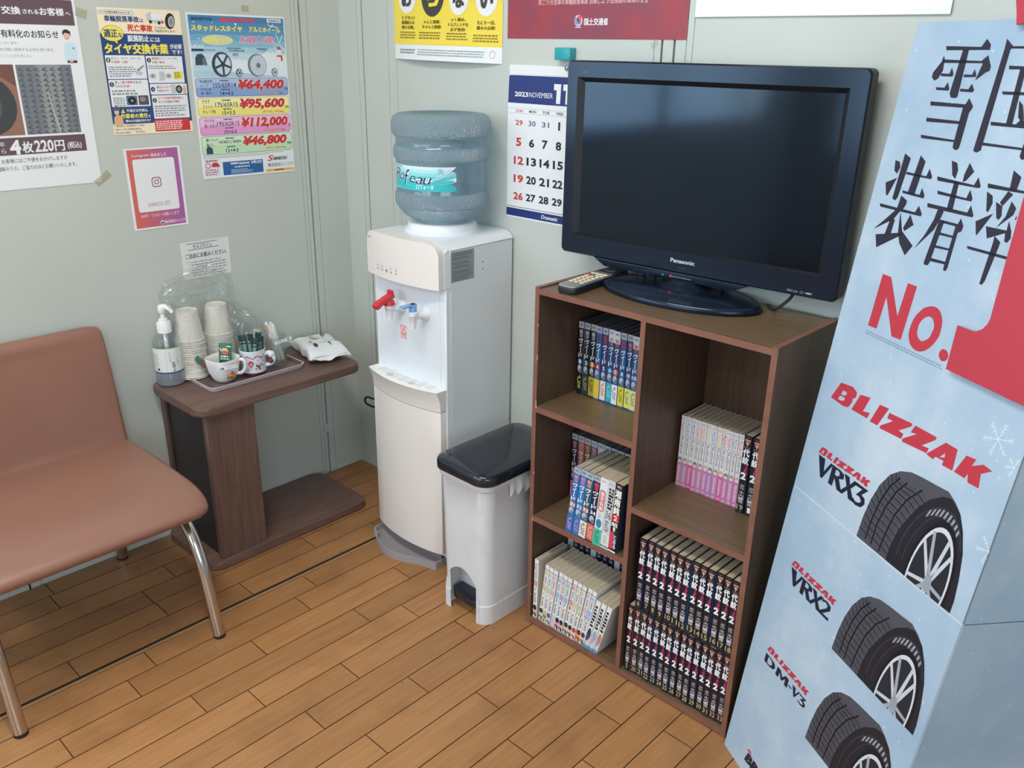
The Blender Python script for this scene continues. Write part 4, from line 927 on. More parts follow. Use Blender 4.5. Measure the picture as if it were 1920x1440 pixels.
# remote
RBODY = mat('remote black', (30, 33, 40), 0.4); RTOP = mat('remote silver', (150, 148, 146), 0.35, metal=0.3); BEIGE = mat('remote key', (232, 214, 182), 0.6); KEYR = mat('remote red key', (190, 74, 62), 0.5); KEYD = mat('remote dark key', (60, 66, 76), 0.5); KEYG = mat('remote green key', (90, 140, 90), 0.5)
t = thing('remote_control', 'silver and black remote control lying on the front left of the bookshelf', 'remote control', (1.114, -0.150, 0.8873), RAD(4.5))
g = G(); hl, hw = 0.112, 0.0245
g.prism(rrect(-hw, hw, -hl, hl, 0.012, 6), 0.0, 0.0150, RBODY, 'z', 0.004, 3); g.build('body', t)
g = G(); g.prism(rrect(-hw + 0.001, hw - 0.001, -hl + 0.001, 0.045, 0.010, 6), 0.0145, 0.0185, RTOP, 'z', 0.0015, 2); g.prism(rrect(-hw + 0.001, hw - 0.001, 0.0455, hl - 0.001, 0.010, 6), 0.0145, 0.0183, RBODY, 'z', 0.0015, 2); g.build('face_plate', t)
for r in range(7):
    for c_ in range(3 if r < 5 else 4):
        x = (-0.014 + 0.014 * c_) if r < 5 else (-0.0165 + 0.011 * c_); y = -0.070 + r * 0.0150
        m = BEIGE if r < 5 else (KEYR, KEYG, BEIGE, BEIGE)[c_] if r == 5 else BEIGE
        g = G(); g.box(x - 0.0048, x + 0.0048, y - 0.0042, y + 0.0042, 0.0183, 0.0208, m, 0.001, 1); g.build('key', t, smooth=0)
g = G(); g.lathe([(0.0145, 0.0180), (0.0145, 0.0196), (0.0135, 0.0204), (0.0075, 0.0204), (0.0070, 0.0190)], KEYD, 28, (0, 0.070, 0)); g.build('navigation_ring', t)

# ================================================================ PAPERS ON THE WALLS
PAP = mat('white paper', (232, 234, 236), 0.55, spec=0.3)
TAPE = film('yellowed tape', (244, 240, 226), 1, 0.25, (222, 216, 196), 0.22)
def hang(g, name, label, cat, wall, a, z, tilt=0.0, warp=None, off=0.0012):
    if warp:
        for i, p in enumerate(g.v): g.v[i] = Vector((p.x, p.y - warp(p.x, p.z), p.z))
    o = g.build(name, smooth=0)
    if wall == 'left':    # x runs towards the corner (+y), faces +x
        R_ = Matrix(((0, -1, 0), (1, 0, 0), (0, 0, 1))).to_4x4(); L_ = Matrix.Translation((off, a, z))
    else:
        R_ = Matrix.Identity(4); L_ = Matrix.Translation((a, -off, z))
    o.matrix_world = L_ @ R_ @ Matrix.Rotation(tilt, 4, 'Y')
    return tag(o, label, cat)
def sheet(w, h, base=None, n=1, k=1, eps=0.00012):
    g = G(); sh = Sheet(g, (0, 0, 0), (1, 0, 0), (0, -1, 0), eps=eps)
    sh.rect(0, 0, w, h, base or PAP, 0, n, k)
    b = Sheet(g, (0, 0.0004, 0), (1, 0, 0), (0, -1, 0)); b.rect(0, 0, w, h, base or PAP, 0, n, k)
    return g, sh
NV = ink(44, 74, 128); RD = ink(206, 60, 62); YL = ink(240, 224, 96); CRM = ink(246, 230, 200); BK = ink(46, 46, 52); GY = ink(140, 142, 148); LG = ink(196, 200, 206)

# large notice about bags (A3, cut by the picture edge)
PLUM = ink(104, 84, 92)
g, s = sheet(297, 420); X_ = 297
s.rect(0, 1.5, X_ - 6, 56, PLUM, 1)
for a, b, c, d, tx in ((X_ - 161, 19, X_ - 121, 36, '交換'), (X_ - 117, 24, X_ - 83, 34, 'される'), (X_ - 81, 19, X_ - 27, 36, 'お客様'), (X_ - 24, 27, X_ - 13, 34, 'へ'), (X_ - 176, 24, X_ - 165, 34, 'を')): s.T(tx, a, b, c, d, PAP, 2, 0.035)
s.T('有料化のお知らせ', X_ - 171, 68, X_ - 47, 85, BK, 2, 0.015)
s.T('ございます。', X_ - 175, 93, X_ - 137, 99, GY, 2); s.T('交換の際に使用するお持ち帰り袋を、', X_ - 188, 106.5, X_ - 60, 113.5, GY, 2); s.T('頂くこととなりました。', X_ - 188, 120.5, X_ - 115, 126.5, GY, 2)
s.rect(2, 66, X_ - 200, 126, PAP, 1)
# printed staff figure (generic)
SKN = ink(226, 190, 170); SHIRT = ink(206, 226, 240); HAIR = ink(58, 52, 54)
s.poly([(X_ - 38, 138), (X_ - 41, 112), (X_ - 37, 97), (X_ - 29, 91), (X_ - 22, 91), (X_ - 13, 96), (X_ - 9, 112), (X_ - 13, 138)], SHIRT, 1); s.rect(X_ - 36, 133, X_ - 14, 138.5, HAIR, 2); s.ell(X_ - 27, 134, 5, 3, SKN, 3)
s.ell(X_ - 29, 78, 7.6, 10, SKN, 2); s.poly([(X_ - 38, 78), (X_ - 38, 70), (X_ - 33, 65), (X_ - 26, 65), (X_ - 20, 69), (X_ - 20, 80), (X_ - 23, 74), (X_ - 33, 72)], HAIR, 3); s.rect(X_ - 33, 84, X_ - 28, 85.2, ink(196, 120, 110), 3); s.rect(X_ - 20, 104, X_ - 16, 108, ink(110, 130, 150), 3)
# two printed photographs of worn tyres
s.rect(6, 142, X_ - 170 + 12, 297, ink(120, 84, 76), 1); s.poly([(6, 160), (80, 150), (139, 190), (139, 297), (6, 297)], ink(150, 112, 96), 2); s.ell(70, 230, 62, 66, ink(70, 74, 74), 3); s.ell(66, 232, 34, 40, ink(92, 96, 94), 4)
s.rect(X_ - 153, 142.5, X_ - 30.5, 297, ink(120, 126, 132), 1); s.rect(X_ - 110, 143, X_ - 56, 296, ink(146, 150, 150), 2)
for r in range(13):
    y = 148 + r * 11.6
    for c in range(7):
        x = X_ - 151 + c * 17.4; s.poly([(x, y + 6), (x + 9, y), (x + 12, y + 1.5), (x + 7, y + 4.6), (x + 14, y + 8), (x + 12, y + 10)], ink(86, 92, 100) if (r + c) % 2 else ink(96, 100, 104), 3)
s.line([(X_ - 92, 200), (X_ - 88, 240), (X_ - 84, 262), (X_ - 78, 296)], 1.6, ink(210, 212, 212), 4)
s.rect(0, 302, X_ - 24, 341, PLUM, 1)
s.T('4', X_ - 197, 307, X_ - 173, 340, PAP, 2, 0.05); s.T('枚', X_ - 170, 312, X_ - 146, 338, PAP, 2, 0.03); s.T('220', X_ - 143, 310, X_ - 100, 338, PAP, 2, 0.03); s.T('円', X_ - 98, 313, X_ - 75, 338, PAP, 2, 0.03); s.T('(税込)', X_ - 68, 318, X_ - 35, 336, PAP, 2, 0.02)
s.T('年', X_ - 218, 310, X_ - 206, 321, PAP, 2); s.T('ら', X_ - 216, 326, X_ - 206, 336, PAP, 2)
s.T('お客様にはご不便をおかけしますが', X_ - 220, 349, X_ - 73, 359, BK, 2); s.T('理解のうえ、ご協力のほどお願いいたします。', X_ - 232, 366, X_ - 54, 376, BK, 2)
hang(g, 'notice_poster', 'large white notice with plum bands and tyre photos at the far left of the wall', 'poster', 'left', -1.0515, 1.4667)

# tyre change warning (A4)
g, s = sheet(210, 297, CRM)
s.rr(2, 5.5, 89, 15, 2, BK, 1); s.rr(2.6, 6.1, 88.4, 14.4, 1.6, PAP, 2); s.T('タイヤ交換作業者のみなさまへ', 6, 7.5, 85, 13, BK, 3, 0.02)
s.T('車輪脱落事故', 15, 17.5, 101, 31.5, NV, 2, 0.04); s.T('は', 102, 22, 112, 31, NV, 2, 0.03)
s.poly([(120, 12), (133, 6), (158, 12), (161, 30), (150, 33), (122, 28)], LG, 1); s.rect(133, 8, 158, 24, PAP, 2); s.ell(130, 29, 4, 4, BK, 3); s.ell(152, 31, 4, 4, BK, 3); s.rect(158, 26, 164, 32, RD, 3)
s.ell(181, 26, 13, 19, BK, 2, 0.2); s.ell(184, 27, 8, 13, LG, 3, 0.2); s.ell(184, 27, 5.5, 9.5, GY, 4, 0.2)
for k in range(5): s.line([(176 + 8 * k, 5 - k), (178 + 8 * k, 1.5)], 0.8, ink(240, 170, 90), 2)
s.T('死亡事故', 69, 36, 133, 52.5, RD, 2, 0.045); s.T('につながる', 138, 39, 168, 45, BK, 2, 0.01); s.T('可能性があります!', 138, 47, 192, 53, BK, 2, 0.01)
s.rect(0, 58, 210, 270, NV, 1)
s.ell(30.5, 58, 27.5, 18.5, BK, 2); s.ell(30.5, 58, 26.8, 17.8, YL, 3); s.poly([(30, 74), (40, 74), (40, 82)], YL, 3); s.T('適正', 9, 48, 43, 67, NV, 4, 0.035); s.T('な', 44, 56, 54, 67, NV, 4, 0.03)
s.T('脱落防止', 66, 61, 121, 76, PAP, 2, 0.045); s.T('には', 124, 65, 149, 76, PAP, 2, 0.04); s.T('タイヤ交換作業', 6, 80, 168, 105, YL, 2, 0.045); s.T('が必要', 173, 80, 205, 92, PAP, 2, 0.035); s.T('です!', 176, 94, 204, 105, PAP, 2, 0.035)
for a, b, c, d in ((4, 108, 103, 163), (4, 165, 103, 229), (106, 109, 202, 174), (107, 176, 206, 202), (108, 204, 205, 261)): s.rr(a, b, c, d, 2, PAP, 2)
for n_, x, y, l1, l2, l2b in (('1', 11, 119, 'ボルト、ナット、ホイール', 'の', '清掃・点検'), ('2', 11, 176, '著しい', '', ''), ('3', 113, 119, 'エンジンオイル等', 'を薄く', '塗布'), ('4', 114, 189, '適正トルクで', 'の', '締め付け'), ('5', 115, 216, '', '沿った作業及び報告', '')):
    s.ell(x, y, 5.4, 5.8, BK, 3); s.T(n_, x - 1.6, y - 3.4, x + 1.6, y + 3.4, PAP, 4, 0.03)
s.T('ボルト、ナット、ホイール', 18, 112, 92, 118, BK, 3, 0.01); s.T('の', 18, 121, 24, 126, BK, 3, 0.01); s.T('清掃・点検', 25, 120.5, 58, 126.5, RD, 3, 0.02)
s.T('著しい', 19, 168, 36, 174, BK, 3, 0.01); s.T('錆や損傷', 37, 168, 63, 174, RD, 3, 0.02); s.T('がある', 64, 168, 86, 174, BK, 3, 0.01); s.T('ものは', 19, 177, 37, 183, BK, 3, 0.01); s.T('交換', 38, 177, 55, 183, RD, 3, 0.02)
s.T('潤滑剤', 121, 112, 140, 118, RD, 3, 0.02); s.T('(エンジンオイル等)', 142, 112, 188, 118, BK, 3); s.T('を薄く', 121, 121, 138, 127, BK, 3, 0.01); s.T('塗布', 139, 121, 155, 127, RD, 3, 0.02)
s.T('適正トルクで', 124, 181, 162, 187, BK, 3, 0.01); s.T('の', 124, 190, 129, 195, BK, 3); s.T('締め付け', 130, 190, 158, 196, RD, 3, 0.02)
s.T('タイヤ交換作業管理表', 124, 208, 186, 214, RD, 3, 0.02); s.T('に', 187, 208, 193, 214, BK, 3, 0.01); s.T('沿った作業及び報告', 124, 217, 182, 223, BK, 3, 0.01)
for a in ((9, 133, 78, 159, 5), (9, 188, 92, 202, 2), (10, 206, 40, 228, 5), (110, 131, 196, 141, 2), (112, 228, 200, 257, 5)): s.micro(*a, GY, 3)
s.poly([(78, 142), (98, 130), (99, 133), (82, 146)], GY, 3); s.ell(84, 150, 9, 5, LG, 3)
for x in (118, 160): s.ell(x, 157, 9, 7, LG, 3); s.ell(x, 157, 4.5, 3.5, GY, 4)
s.rect(135, 146, 150, 168, LG, 3); s.rect(174, 146, 198, 165, YL, 3); s.micro(176, 148, 196, 163, 4, ink(120, 110, 40), 4)
s.rect(42, 203, 70, 226, ink(96, 120, 150), 3); s.ell(56, 215, 11, 9.5, BK, 4); s.ell(56, 215, 4, 3.5, GY, 5); s.rect(73, 203, 99, 226, ink(90, 84, 90), 3); s.ell(84, 212, 8, 6, ink(150, 140, 140), 4)
s.ell(184, 190, 9, 10, BK, 3); s.ell(184, 190, 5, 6, GY, 4); s.rect(163, 178, 176, 200, LG, 3); s.ell(199, 184, 3.4, 4, SKN, 3); s.rect(195, 187, 203, 201, ink(226, 180, 140), 3)
s.rect(31, 231, 103, 271, ink(92, 116, 160), 2); s.rect(31.8, 231.8, 102.2, 270.2, NV, 3)
s.poly([(22, 245), (29, 231), (36, 245)], BK, 4); s.poly([(23.6, 244.2), (29, 233), (34.4, 244.2)], YL, 5); s.rect(28.5, 236.5, 29.5, 241, BK, 6)
s.T('不適正な作業は、', 38, 235, 95, 242.5, PAP, 4, 0.03); s.T('作業者の責任', 22, 246, 92, 257.5, YL, 4, 0.04); s.T('を', 93, 250, 99, 257, PAP, 4, 0.02); s.T('問われる可能性があります', 33, 260.5, 98, 267, PAP, 4, 0.03)
s.poly([(3, 272), (5, 254), (12, 248), (20, 249), (26, 256), (27, 272)], ink(222, 176, 132), 4); s.ell(13, 241, 6, 7, SKN, 4); s.poly([(4, 238), (6, 230), (14, 226), (21, 230), (22, 238)], ink(90, 100, 120), 5)
s.rect(107, 263, 203, 293, RD, 2); s.micro(110, 266, 186, 290, 5, ink(250, 214, 210), 3, 0.6, 0.1)
s.T('一般社団法人 日本自動車タイヤ協会', 3, 273, 78, 278, BK, 2); s.T('全国タイヤ商工協同組合連合会', 3, 281, 70, 286, BK, 2); s.T('発出 国土交通省', 3, 289, 40, 294, BK, 2); s.micro(55, 288, 82, 294, 2, GY, 2)
hang(g, 'warning_poster', 'cream and navy tyre change warning poster left of the price list', 'poster', 'left', -0.7055, 1.4539)

# price list (A3)
g, s = sheet(292, 423)
SKY = [(74, 128, 176), (84, 140, 184), (98, 152, 192), (116, 168, 202), (140, 186, 212), (170, 206, 224), (196, 220, 232), (206, 226, 236), (190, 216, 230), (176, 208, 226)]
for i, c_ in enumerate(SKY): s.rect(5, 5 + 15.3 * i, 289, 5 + 15.3 * (i + 1), ink(*c_), 1)
SNO = ink(226, 236, 242); DB = ink(40, 60, 96)
for x, y, r in ((20, 22, 2), (72, 22, 1.5), (140, 24, 3), (240, 20, 1.6), (30, 62, 2), (110, 40, 1.4), (210, 52, 1.6), (255, 44, 1.4), (165, 90, 2)): s.ell(x, y, r, r, SNO, 2, n=8)
s.poly([(60, 105), (170, 118), (230, 92), (289, 100), (289, 158), (180, 150), (60, 140)], SNO, 2)
s.T('BRIDGESTONE', 13, 10.5, 73, 17, ink(40, 52, 76), 2, 0.03, 0.2); s.T('BLIZZAK', 92, 9.5, 203, 18, ink(222, 72, 96), 2, 0.09, 0.25); s.rect(237, 7, 281, 16.5, PAP, 2); s.T('SHINKOU', 241, 9, 279, 15, ink(90, 60, 66), 3, 0.03, 0.2)
YW = ink(248, 228, 96); s.T('スタッドレスタイヤ', 11, 28.5, 159, 43.5, YW, 3, 0.05); s.T('アルミホイール', 179, 28.5, 277, 42.5, YW, 3, 0.04); s.ell(83, 65, 46, 13, ink(206, 216, 180), 2); s.T('4本セット', 43, 57, 124, 73, YW, 3, 0.05)
s.T('お買い得!', 148, 52.5, 256, 72, PAP, 2, 0.08); s.T('お買い得!', 149, 53.5, 255, 71, ink(226, 92, 146), 3, 0.03)
for pts in ([(262, 45), (272, 70), (282, 48)], [(240, 60), (258, 72), (276, 76), (289, 90)], [(238, 88), (262, 98), (252, 74)], [(262, 98), (288, 112)], [(246, 30), (256, 20)], [(240, 24), (268, 28)]): s.line(pts, 2.2, SNO, 3)
s.ell(268, 94, 8, 9, PAP, 4); s.ell(270, 110, 12, 11, PAP, 4); s.poly([(262, 86), (268, 76), (276, 86)], ink(206, 60, 80), 5); s.rect(260, 101, 278, 105, ink(206, 60, 80), 5); s.rect(273, 105, 278, 116, ink(206, 60, 80), 5)
s.T('VRX2', 6, 77, 42, 85, PAP, 3, 0.02, 0.3); s.rect(6, 87.5, 40, 93, DB, 3); s.rect(40, 88.5, 74, 91, GY, 3)
TYD = ink(66, 76, 88); s.poly([(13, 128), (14, 110), (20, 101), (34, 99), (42, 108), (47, 128)], TYD, 3); s.poly([(33, 128), (34, 112), (40, 108), (45, 128)], ink(110, 120, 130), 4)
s.T('TOPRUN', 112, 88, 160, 93, DB, 3, 0.02); s.rect(107, 83.5, 150, 85.5, DB, 3); s.T('VR5', 122, 97, 140, 105, DB, 3, 0.01); s.rect(198, 84, 232, 86, DB, 3); s.T('TOP', 206, 87, 226, 91.5, DB, 3, 0.01)
def wheel(x, y, rx, ry, n, dk, lt, L=3):
    s.ell(x - rx * .1, y, rx * 1.02, ry, dk, L); s.ell(x, y, rx * .86, ry * .86, ink(200, 218, 230), L + 1); s.ring(x, y, rx * .9, ry * .92, rx * .10, lt, L + 2)
    for k in range(n):
        a = 2 * pi * k / n + .3; s.line([(x, y), (x + rx * .84 * cos(a), y + ry * .84 * sin(a))], rx * (.2 if n < 8 else .09), lt if n > 8 else dk, L + 2)
    s.ell(x, y, rx * .22, ry * .22, dk, L + 3)
wheel(92, 126, 29, 32, 5, ink(62, 70, 84), ink(84, 94, 108)); wheel(140, 147, 10, 11, 5, ink(54, 62, 74), ink(80, 88, 100)); wheel(199, 128, 29, 30, 14, ink(110, 120, 130), ink(188, 196, 204)); wheel(251, 146, 10.5, 11.5, 14, ink(80, 88, 98), ink(150, 158, 168))
RY = ink(206, 60, 66); ORG = ink(236, 150, 60); LW_ = ink(246, 220, 210)
for (y0, y1, bd, fl, fl2, nm, sz, rim, pr, pr2, x2) in ((160, 208, (62, 84, 146), (176, 196, 228), (140, 168, 214), ['N-BOX', 'ムーブ', 'ワゴンR', '他・軽カー'], '155/65R14', '14×4.5', '¥64,400', '(¥70,840)', 278), (210.5, 258, (196, 176, 90), (248, 240, 176), (244, 232, 130), ['アクア', 'フィット', 'キューブ他'], '175/65R15', '15×5.5', '¥95,600', '(¥105,160)', 276),
    (260.5, 308, (160, 76, 130), (240, 196, 226), (230, 160, 208), ['プリウス', '他・セダン'], '195/65R15', '15×6.0', '¥112,000', '(¥123,200)', 282), (310.5, 360, (60, 110, 80), (214, 238, 206), (196, 228, 186), ['軽トラック', '箱バン'], '145/80R12 78/80N', '12×4.0', '¥46,800', '(¥51,480)', 274)):
    s.rr(6.5, y0, 289, y1, 7, ink(*bd), 1); s.rr(7.6, y0 + 1.1, 287.9, y1 - 1.1, 6, ink(*fl), 2); s.rr(7.6, y0 + 24, 287.9, y1 - 1.1, 6, ink(*fl2), 3)
    nl = len(nm); hgt = 34 / max(nl, 3)
    for k, tx in enumerate(nm): s.T(tx, 20, y0 + 5 + k * (hgt + 1.5), 20 + min(36, 7.6 * len(tx)), y0 + 5 + k * (hgt + 1.5) + hgt * .86, DB, 4, 0.015)
    s.micro(78, y0 + 5, 104, y0 + 9, 1, DB, 4, 0.8, 0.02); s.T(sz, 57, y0 + 12.5, 125, y0 + 25 - (4 if len(sz) > 10 else 0), DB, 4, 0.01); s.micro(80, y0 + 28, 106, y0 + 32, 1, DB, 4, 0.8, 0.02); s.T(rim, 76, y0 + 35, 115, y0 + 45, DB, 4, 0.015)
    s.T(pr, 129, y0 + 3, x2 - 1, y0 + 36, LW_, 4, 0.075, 0.2); s.T(pr, 130, y0 + 4, x2 - 2, y0 + 35, RY, 5, 0.05, 0.2); s.T('税抜', x2 - 1, y0 + 26, 287, y0 + 33, DB, 6); s.T(pr2, 200, y0 + 37, 258, y0 + 45, ORG, 5, 0.02, 0.2); s.T('税込', 259, y0 + 39, 270, y0 + 44, DB, 5)
s.poly([(18, 357), (18, 342), (26, 336), (36, 342), (38, 357)], TYD, 5)
s.micro(8, 362, 284, 370, 2, GY, 1, 0.4); s.rect(7, 371, 53, 417, ink(222, 226, 232), 1); s.T('BLIZZAK', 12, 373, 48, 378, ink(150, 60, 80), 2, 0.05, 0.2); s.ring(18, 388, 8, 7.5, 2, RD, 2); s.poly([(28, 392), (30, 384), (36, 380), (46, 381), (52, 388), (52, 393)], RD, 2); s.micro(9, 397, 50, 415, 3, ink(190, 110, 120), 2)
s.rect(62, 381, 188, 417, ink(48, 100, 160), 1); s.T('VRX2', 150, 383, 184, 391, PAP, 2, 0.03, 0.2); s.rect(86, 384, 110, 389, ink(196, 214, 232), 2); s.T('BLIZZAK', 112, 385, 146, 390, PAP, 2, 0.06, 0.2); s.micro(98, 394, 160, 399, 1, PAP, 2, 0.7); s.micro(86, 402, 160, 414, 3, ink(170, 200, 226), 2)
s.T('S', 203, 372, 224, 388, RD, 2, 0.02, 0.3); s.T('HINKOU', 221, 377, 270, 387, BK, 2, 0.04, 0.25); s.T('株式会社シンコウ', 204, 394, 287, 405, DB, 2, 0.01); s.rect(197, 411, 289, 418, ink(236, 176, 80), 1); s.micro(226, 412.5, 256, 416.5, 1, BK, 2, 0.8, 0.02)
hang(g, 'price_list_poster', 'blue and white winter tyre price list poster nearest the corner', 'poster', 'left', -0.4805, 1.4507, 0.004)

# social media card (A5)
g, s = sheet(151, 210)
n_ = 14
for i in range(n_):
    f = i / (n_ - 1); c_ = (int(212 + (168 - 212) * f), int(108 + (100 - 108) * f), int(100 + (164 - 100) * f)); s.rect(7 + 137 * i / n_, 4, 7 + 137 * (i + 1) / n_, 205, ink(*c_), 1)
s.T('Instagram', 20, 15, 66, 24, PAP, 2); s.T('始めました', 70, 14.5, 112, 24, PAP, 2, 0.02); s.rr(19, 28, 131, 164, 6, PAP, 2)
LGO = ink(150, 96, 120); s.poly([rrect(63, 89, 76, 102, 7, 5), rrect(65.5, 86.5, 78.5, 99.5, 5.5, 5)], LGO, 3); s.ring(76, 89, 6.6, 6.6, 2.4, LGO, 3, 20); s.ell(82.6, 82.4, 1.4, 1.4, LGO, 3, n=10)
s.T('SHINKOU_BTS', 46, 141, 107, 153, ink(190, 100, 100), 3); s.T('DM可・フォローお願いします', 22, 170, 128, 179, ink(246, 214, 220), 2, 0.01); s.ell(78, 196, 5.5, 5.5, PAP, 2); s.ell(78, 197, 4, 3, ink(90, 90, 130), 3); s.T('株式会社シンコウ', 85, 191, 143, 200, PAP, 2, 0.02)
hang(g, 'social_media_poster', 'small red to purple card with a white panel below the warning poster', 'poster', 'left', -0.6905, 1.1225)
# hand-written self cafe note
g, s = sheet(146, 105, mat('note paper', (222, 224, 222), 0.6))
PEN = ink(52, 54, 60); s.line([(19, 6), (112, 6)], 1.5, PEN, 1); s.line([(21, 23), (114, 22)], 1.5, PEN, 1); s.T('セルフカフェ', 36, 9, 93, 20, PEN, 1, 0.02); s.T('ご自由にお飲みください。', 12, 33, 136, 47, PEN, 1, 0.02); s.ring(18, 58, 4.5, 4.5, 0.8, GY, 1, 14); s.micro(26, 54, 136, 100, 6, GY, 1, 0.4, 0.5)
hang(g, 'handwritten_note', 'small handwritten self cafe note above the cups on the side table', 'note', 'left', -0.5725, 0.8630)
for (wall, a, z, w, h, ti, lb) in (('left', -0.752, 1.452, 26, 20, 0.3, 'piece of tape at the upper right corner of the plum notice'), ('left', -0.775, 1.050, 45, 18, -0.6, 'piece of tape on the lower right corner of the plum notice'), ('back', 1.117, 1.392, 20, 12, -0.5, 'torn scrap of old tape under the red poster'), ('left', -0.318, 1.475, 22, 16, 0.1, 'piece of tape above the price list')):
    g = G(); sh = Sheet(g, (0, 0, 0), (1, 0, 0), (0, -1, 0)); sh.rect(0, 0, w, h, TAPE, 0); hang(g, 'adhesive_tape', lb, 'tape', wall, a, z, ti, off=0.0022)

# yellow poster (bulging off the wall along its lower edge), goes up out of the picture
YP = ink(240, 216, 84); BKY = ink(70, 70, 66); YB = ink(96, 82, 30)
H0 = 450; g, s = sheet(416, H0 + 150, PAP, 12, 24, 0.0004); top_ = H0
s.rect(0, 0, 416, 550, YP, 1, 12, 22); s.rect(0, 550, 416, top_ + 112, YP, 1, 12, 1)
for x0, x1, yb, inv_, ch in ((20, 92, 34, 0, 'お'), (114, 204, 42, 1, 'ち'), (224, 296, 38, 0, 'な'), (322, 398, 41, 0, 'い')):
    cx, rx = (x0 + x1) / 2, (x1 - x0) / 2; ry = rx * 1.18; cy = top_ + yb - ry
    s.ell(cx, cy, rx, ry, BKY if inv_ else PAP, 3, n=36); s.T(ch, cx - rx * .62, cy - ry * .60, cx + rx * .62, cy + ry * (.60 if not inv_ else .55), YP if inv_ else BKY, 5, 0.05)
for xa, xb, y0_, rows in ((34, 89, 40, ['とさない!', '脱落防止は', '増す点検。']), (122, 199, 50, ['ゃんと清掃、', 'ちゃんと給脂!']), (225, 299, 44, ['ット締め、', 'トルクレンチを', '必ず使用!']), (330, 393, 51, ['ちにち一回、', '緩みの点検!'])):
    for k, tx in enumerate(rows):
        w_ = min(xb - xa, 11.2 * len(tx)); c_ = (xa + xb) / 2; s.T(tx, c_ - w_ / 2, top_ + y0_ + k * 12, c_ + w_ / 2, top_ + y0_ + k * 12 + 9, YB, 3, 0.03)
for xa, xb, y_ in ((28, 98, 78), (112, 204, 78), (222, 304, 79), (320, 408, 82)): s.micro(xa, top_ + y_, xb, top_ + y_ + 20, 3, ink(140, 120, 50), 3, 0.5, 0.15)
s.micro(30, top_ + 122, 100, top_ + 136, 2, GY, 3); s.micro(112, top_ + 121, 366, top_ + 139, 3, ink(150, 156, 160), 3, 0.4, 0.1); s.ring(388, top_ + 129, 9, 9, 1, ink(226, 150, 160), 3, 18)
hang(g, 'yellow_poster', 'yellow wheel safety poster curling off the back wall above the water bottle', 'poster', 'back', 0.2655, 1.4961 + H0 / 1000, 0.012, warp=lambda x, z: 0.020 * max(0, (-z - 0.42) / 0.175) ** 2 * sin(pi * min(1, max(0, x / 0.416))) ** 0.7)
# red poster
H1 = 420; REDP = mat('red poster print', (160, 62, 72), 0.5, noise=(5, (126, 66, 88), 0.38, 0.62, (1, 1, 1))); g, s = sheet(515, H1 + 86, REDP)
s.T('防ごう!大型車の車輪脱落事故 点検しよう!出発前の車両の安全', 100, H1 + 1, 413, H1 + 13, ink(226, 190, 190), 1, 0.01)
s.ring(223, H1 + 47, 12, 12, 4, ink(196, 206, 226), 1, 22); s.ell(226, H1 + 42, 6, 8, ink(226, 90, 90), 2, 0.4, 16); s.ell(218, H1 + 48, 6, 8, ink(120, 150, 200), 2, -0.5, 16); s.rect(214, H1 + 60, 231, H1 + 62, PAP, 1); s.T('国土交通省', 240, H1 + 42, 308, H1 + 57, PAP, 1, 0.03)
hang(g, 'red_poster', 'dark red poster with white lettering above the television', 'poster', 'back', 0.6920, 1.4865 + H1 / 1000)
H2 = 330; g, s = sheet(496, H2 + 6, mat('glossy white card', (238, 240, 242), 0.3)); BR_ = ink(40, 42, 52)
s.T('BRIDGESTONE', 168, H2 - 23, 308, H2 - 8, BR_, 1, 0.06, 0.22); s.poly([(172, H2 - 26), (160, H2 - 22), (164, H2 - 26)], RD, 1)
hang(g, 'white_brand_poster', 'plain white glossy poster with a black tyre maker wordmark at the upper right', 'poster', 'back', 1.2249, 1.450 + H2 / 1000, warp=lambda x, z: 0.004 * max(0, (-z - 0.25) / 0.09) ** 2)

# calendar on its hook
NVC = ink(46, 62, 120); NVB = ink(34, 54, 116); CR = ink(206, 66, 66); CB = ink(92, 110, 150); CK = ink(44, 48, 56)
t = thing('wall_calendar', 'white and navy November calendar hanging half behind the television', 'calendar', (0.704, -0.0030, 1.3407))
g, s = sheet(344, 375, PAP, 1, 30, 0.0003)
s.rect(0, 26, 344, 89, NVC, 1)
s.poly([(0, 26)] + [(4 + 14 * i, 24 + (2.2 if i % 2 else 0)) for i in range(24)] + [(344, 26)], NVC, 1)
s.T('2023', 22, 62, 67, 73.5, PAP, 2, 0.03); s.T('NOVEMBER', 70, 61.5, 147, 73.5, PAP, 2)
for x in (149, 178): s.poly([(x, 40), (x + 22, 40), (x + 22, 84.5), (x + 9, 84.5), (x + 9, 54), (x, 54)], PAP, 2)
for y in (100.7, 112.6): s.rect(0, y, 344, y + 0.5, GY, 1)
for i, d in enumerate(('SUN', 'MON', 'TUE', 'WED', 'THU', 'FRI', 'SAT')): cx = 40 + 44 * i; s.T(d, cx - 11.5, 104, cx + 11.5, 110.5, CR if i == 0 else NVB if i == 6 else CK, 1, 0.02)
day = -2
for r, (ya, yb) in enumerate(((129, 142), (172, 193), (218, 238.5), (264, 284.5), (309, 328.5))):
    for i in range(7):
        n_ = (29, 30, 31)[i] if r == 0 and i < 3 else day; cx = 40 + 44 * i; tx = str(n_); w_ = 9.0 if len(tx) == 1 else 16.5
        ya_, yb_ = (ya, yb) if (r == 0 and i < 3) else ((126, 146) if r == 0 else (ya, yb))
        if r == 0 and i < 3: w_ = 12
        s.T(tx, cx - w_ + (6 if tx == '1' else 0), ya_, cx + w_ - (6 if tx == '1' else 0), yb_, (CR if i == 0 else CB if (r == 0 and i < 3) else NVB if i == 6 else CK), 1, 0.035 if not (r == 0 and i < 3) else 0.02); day += 1
        if day > 30 and r == 4: break
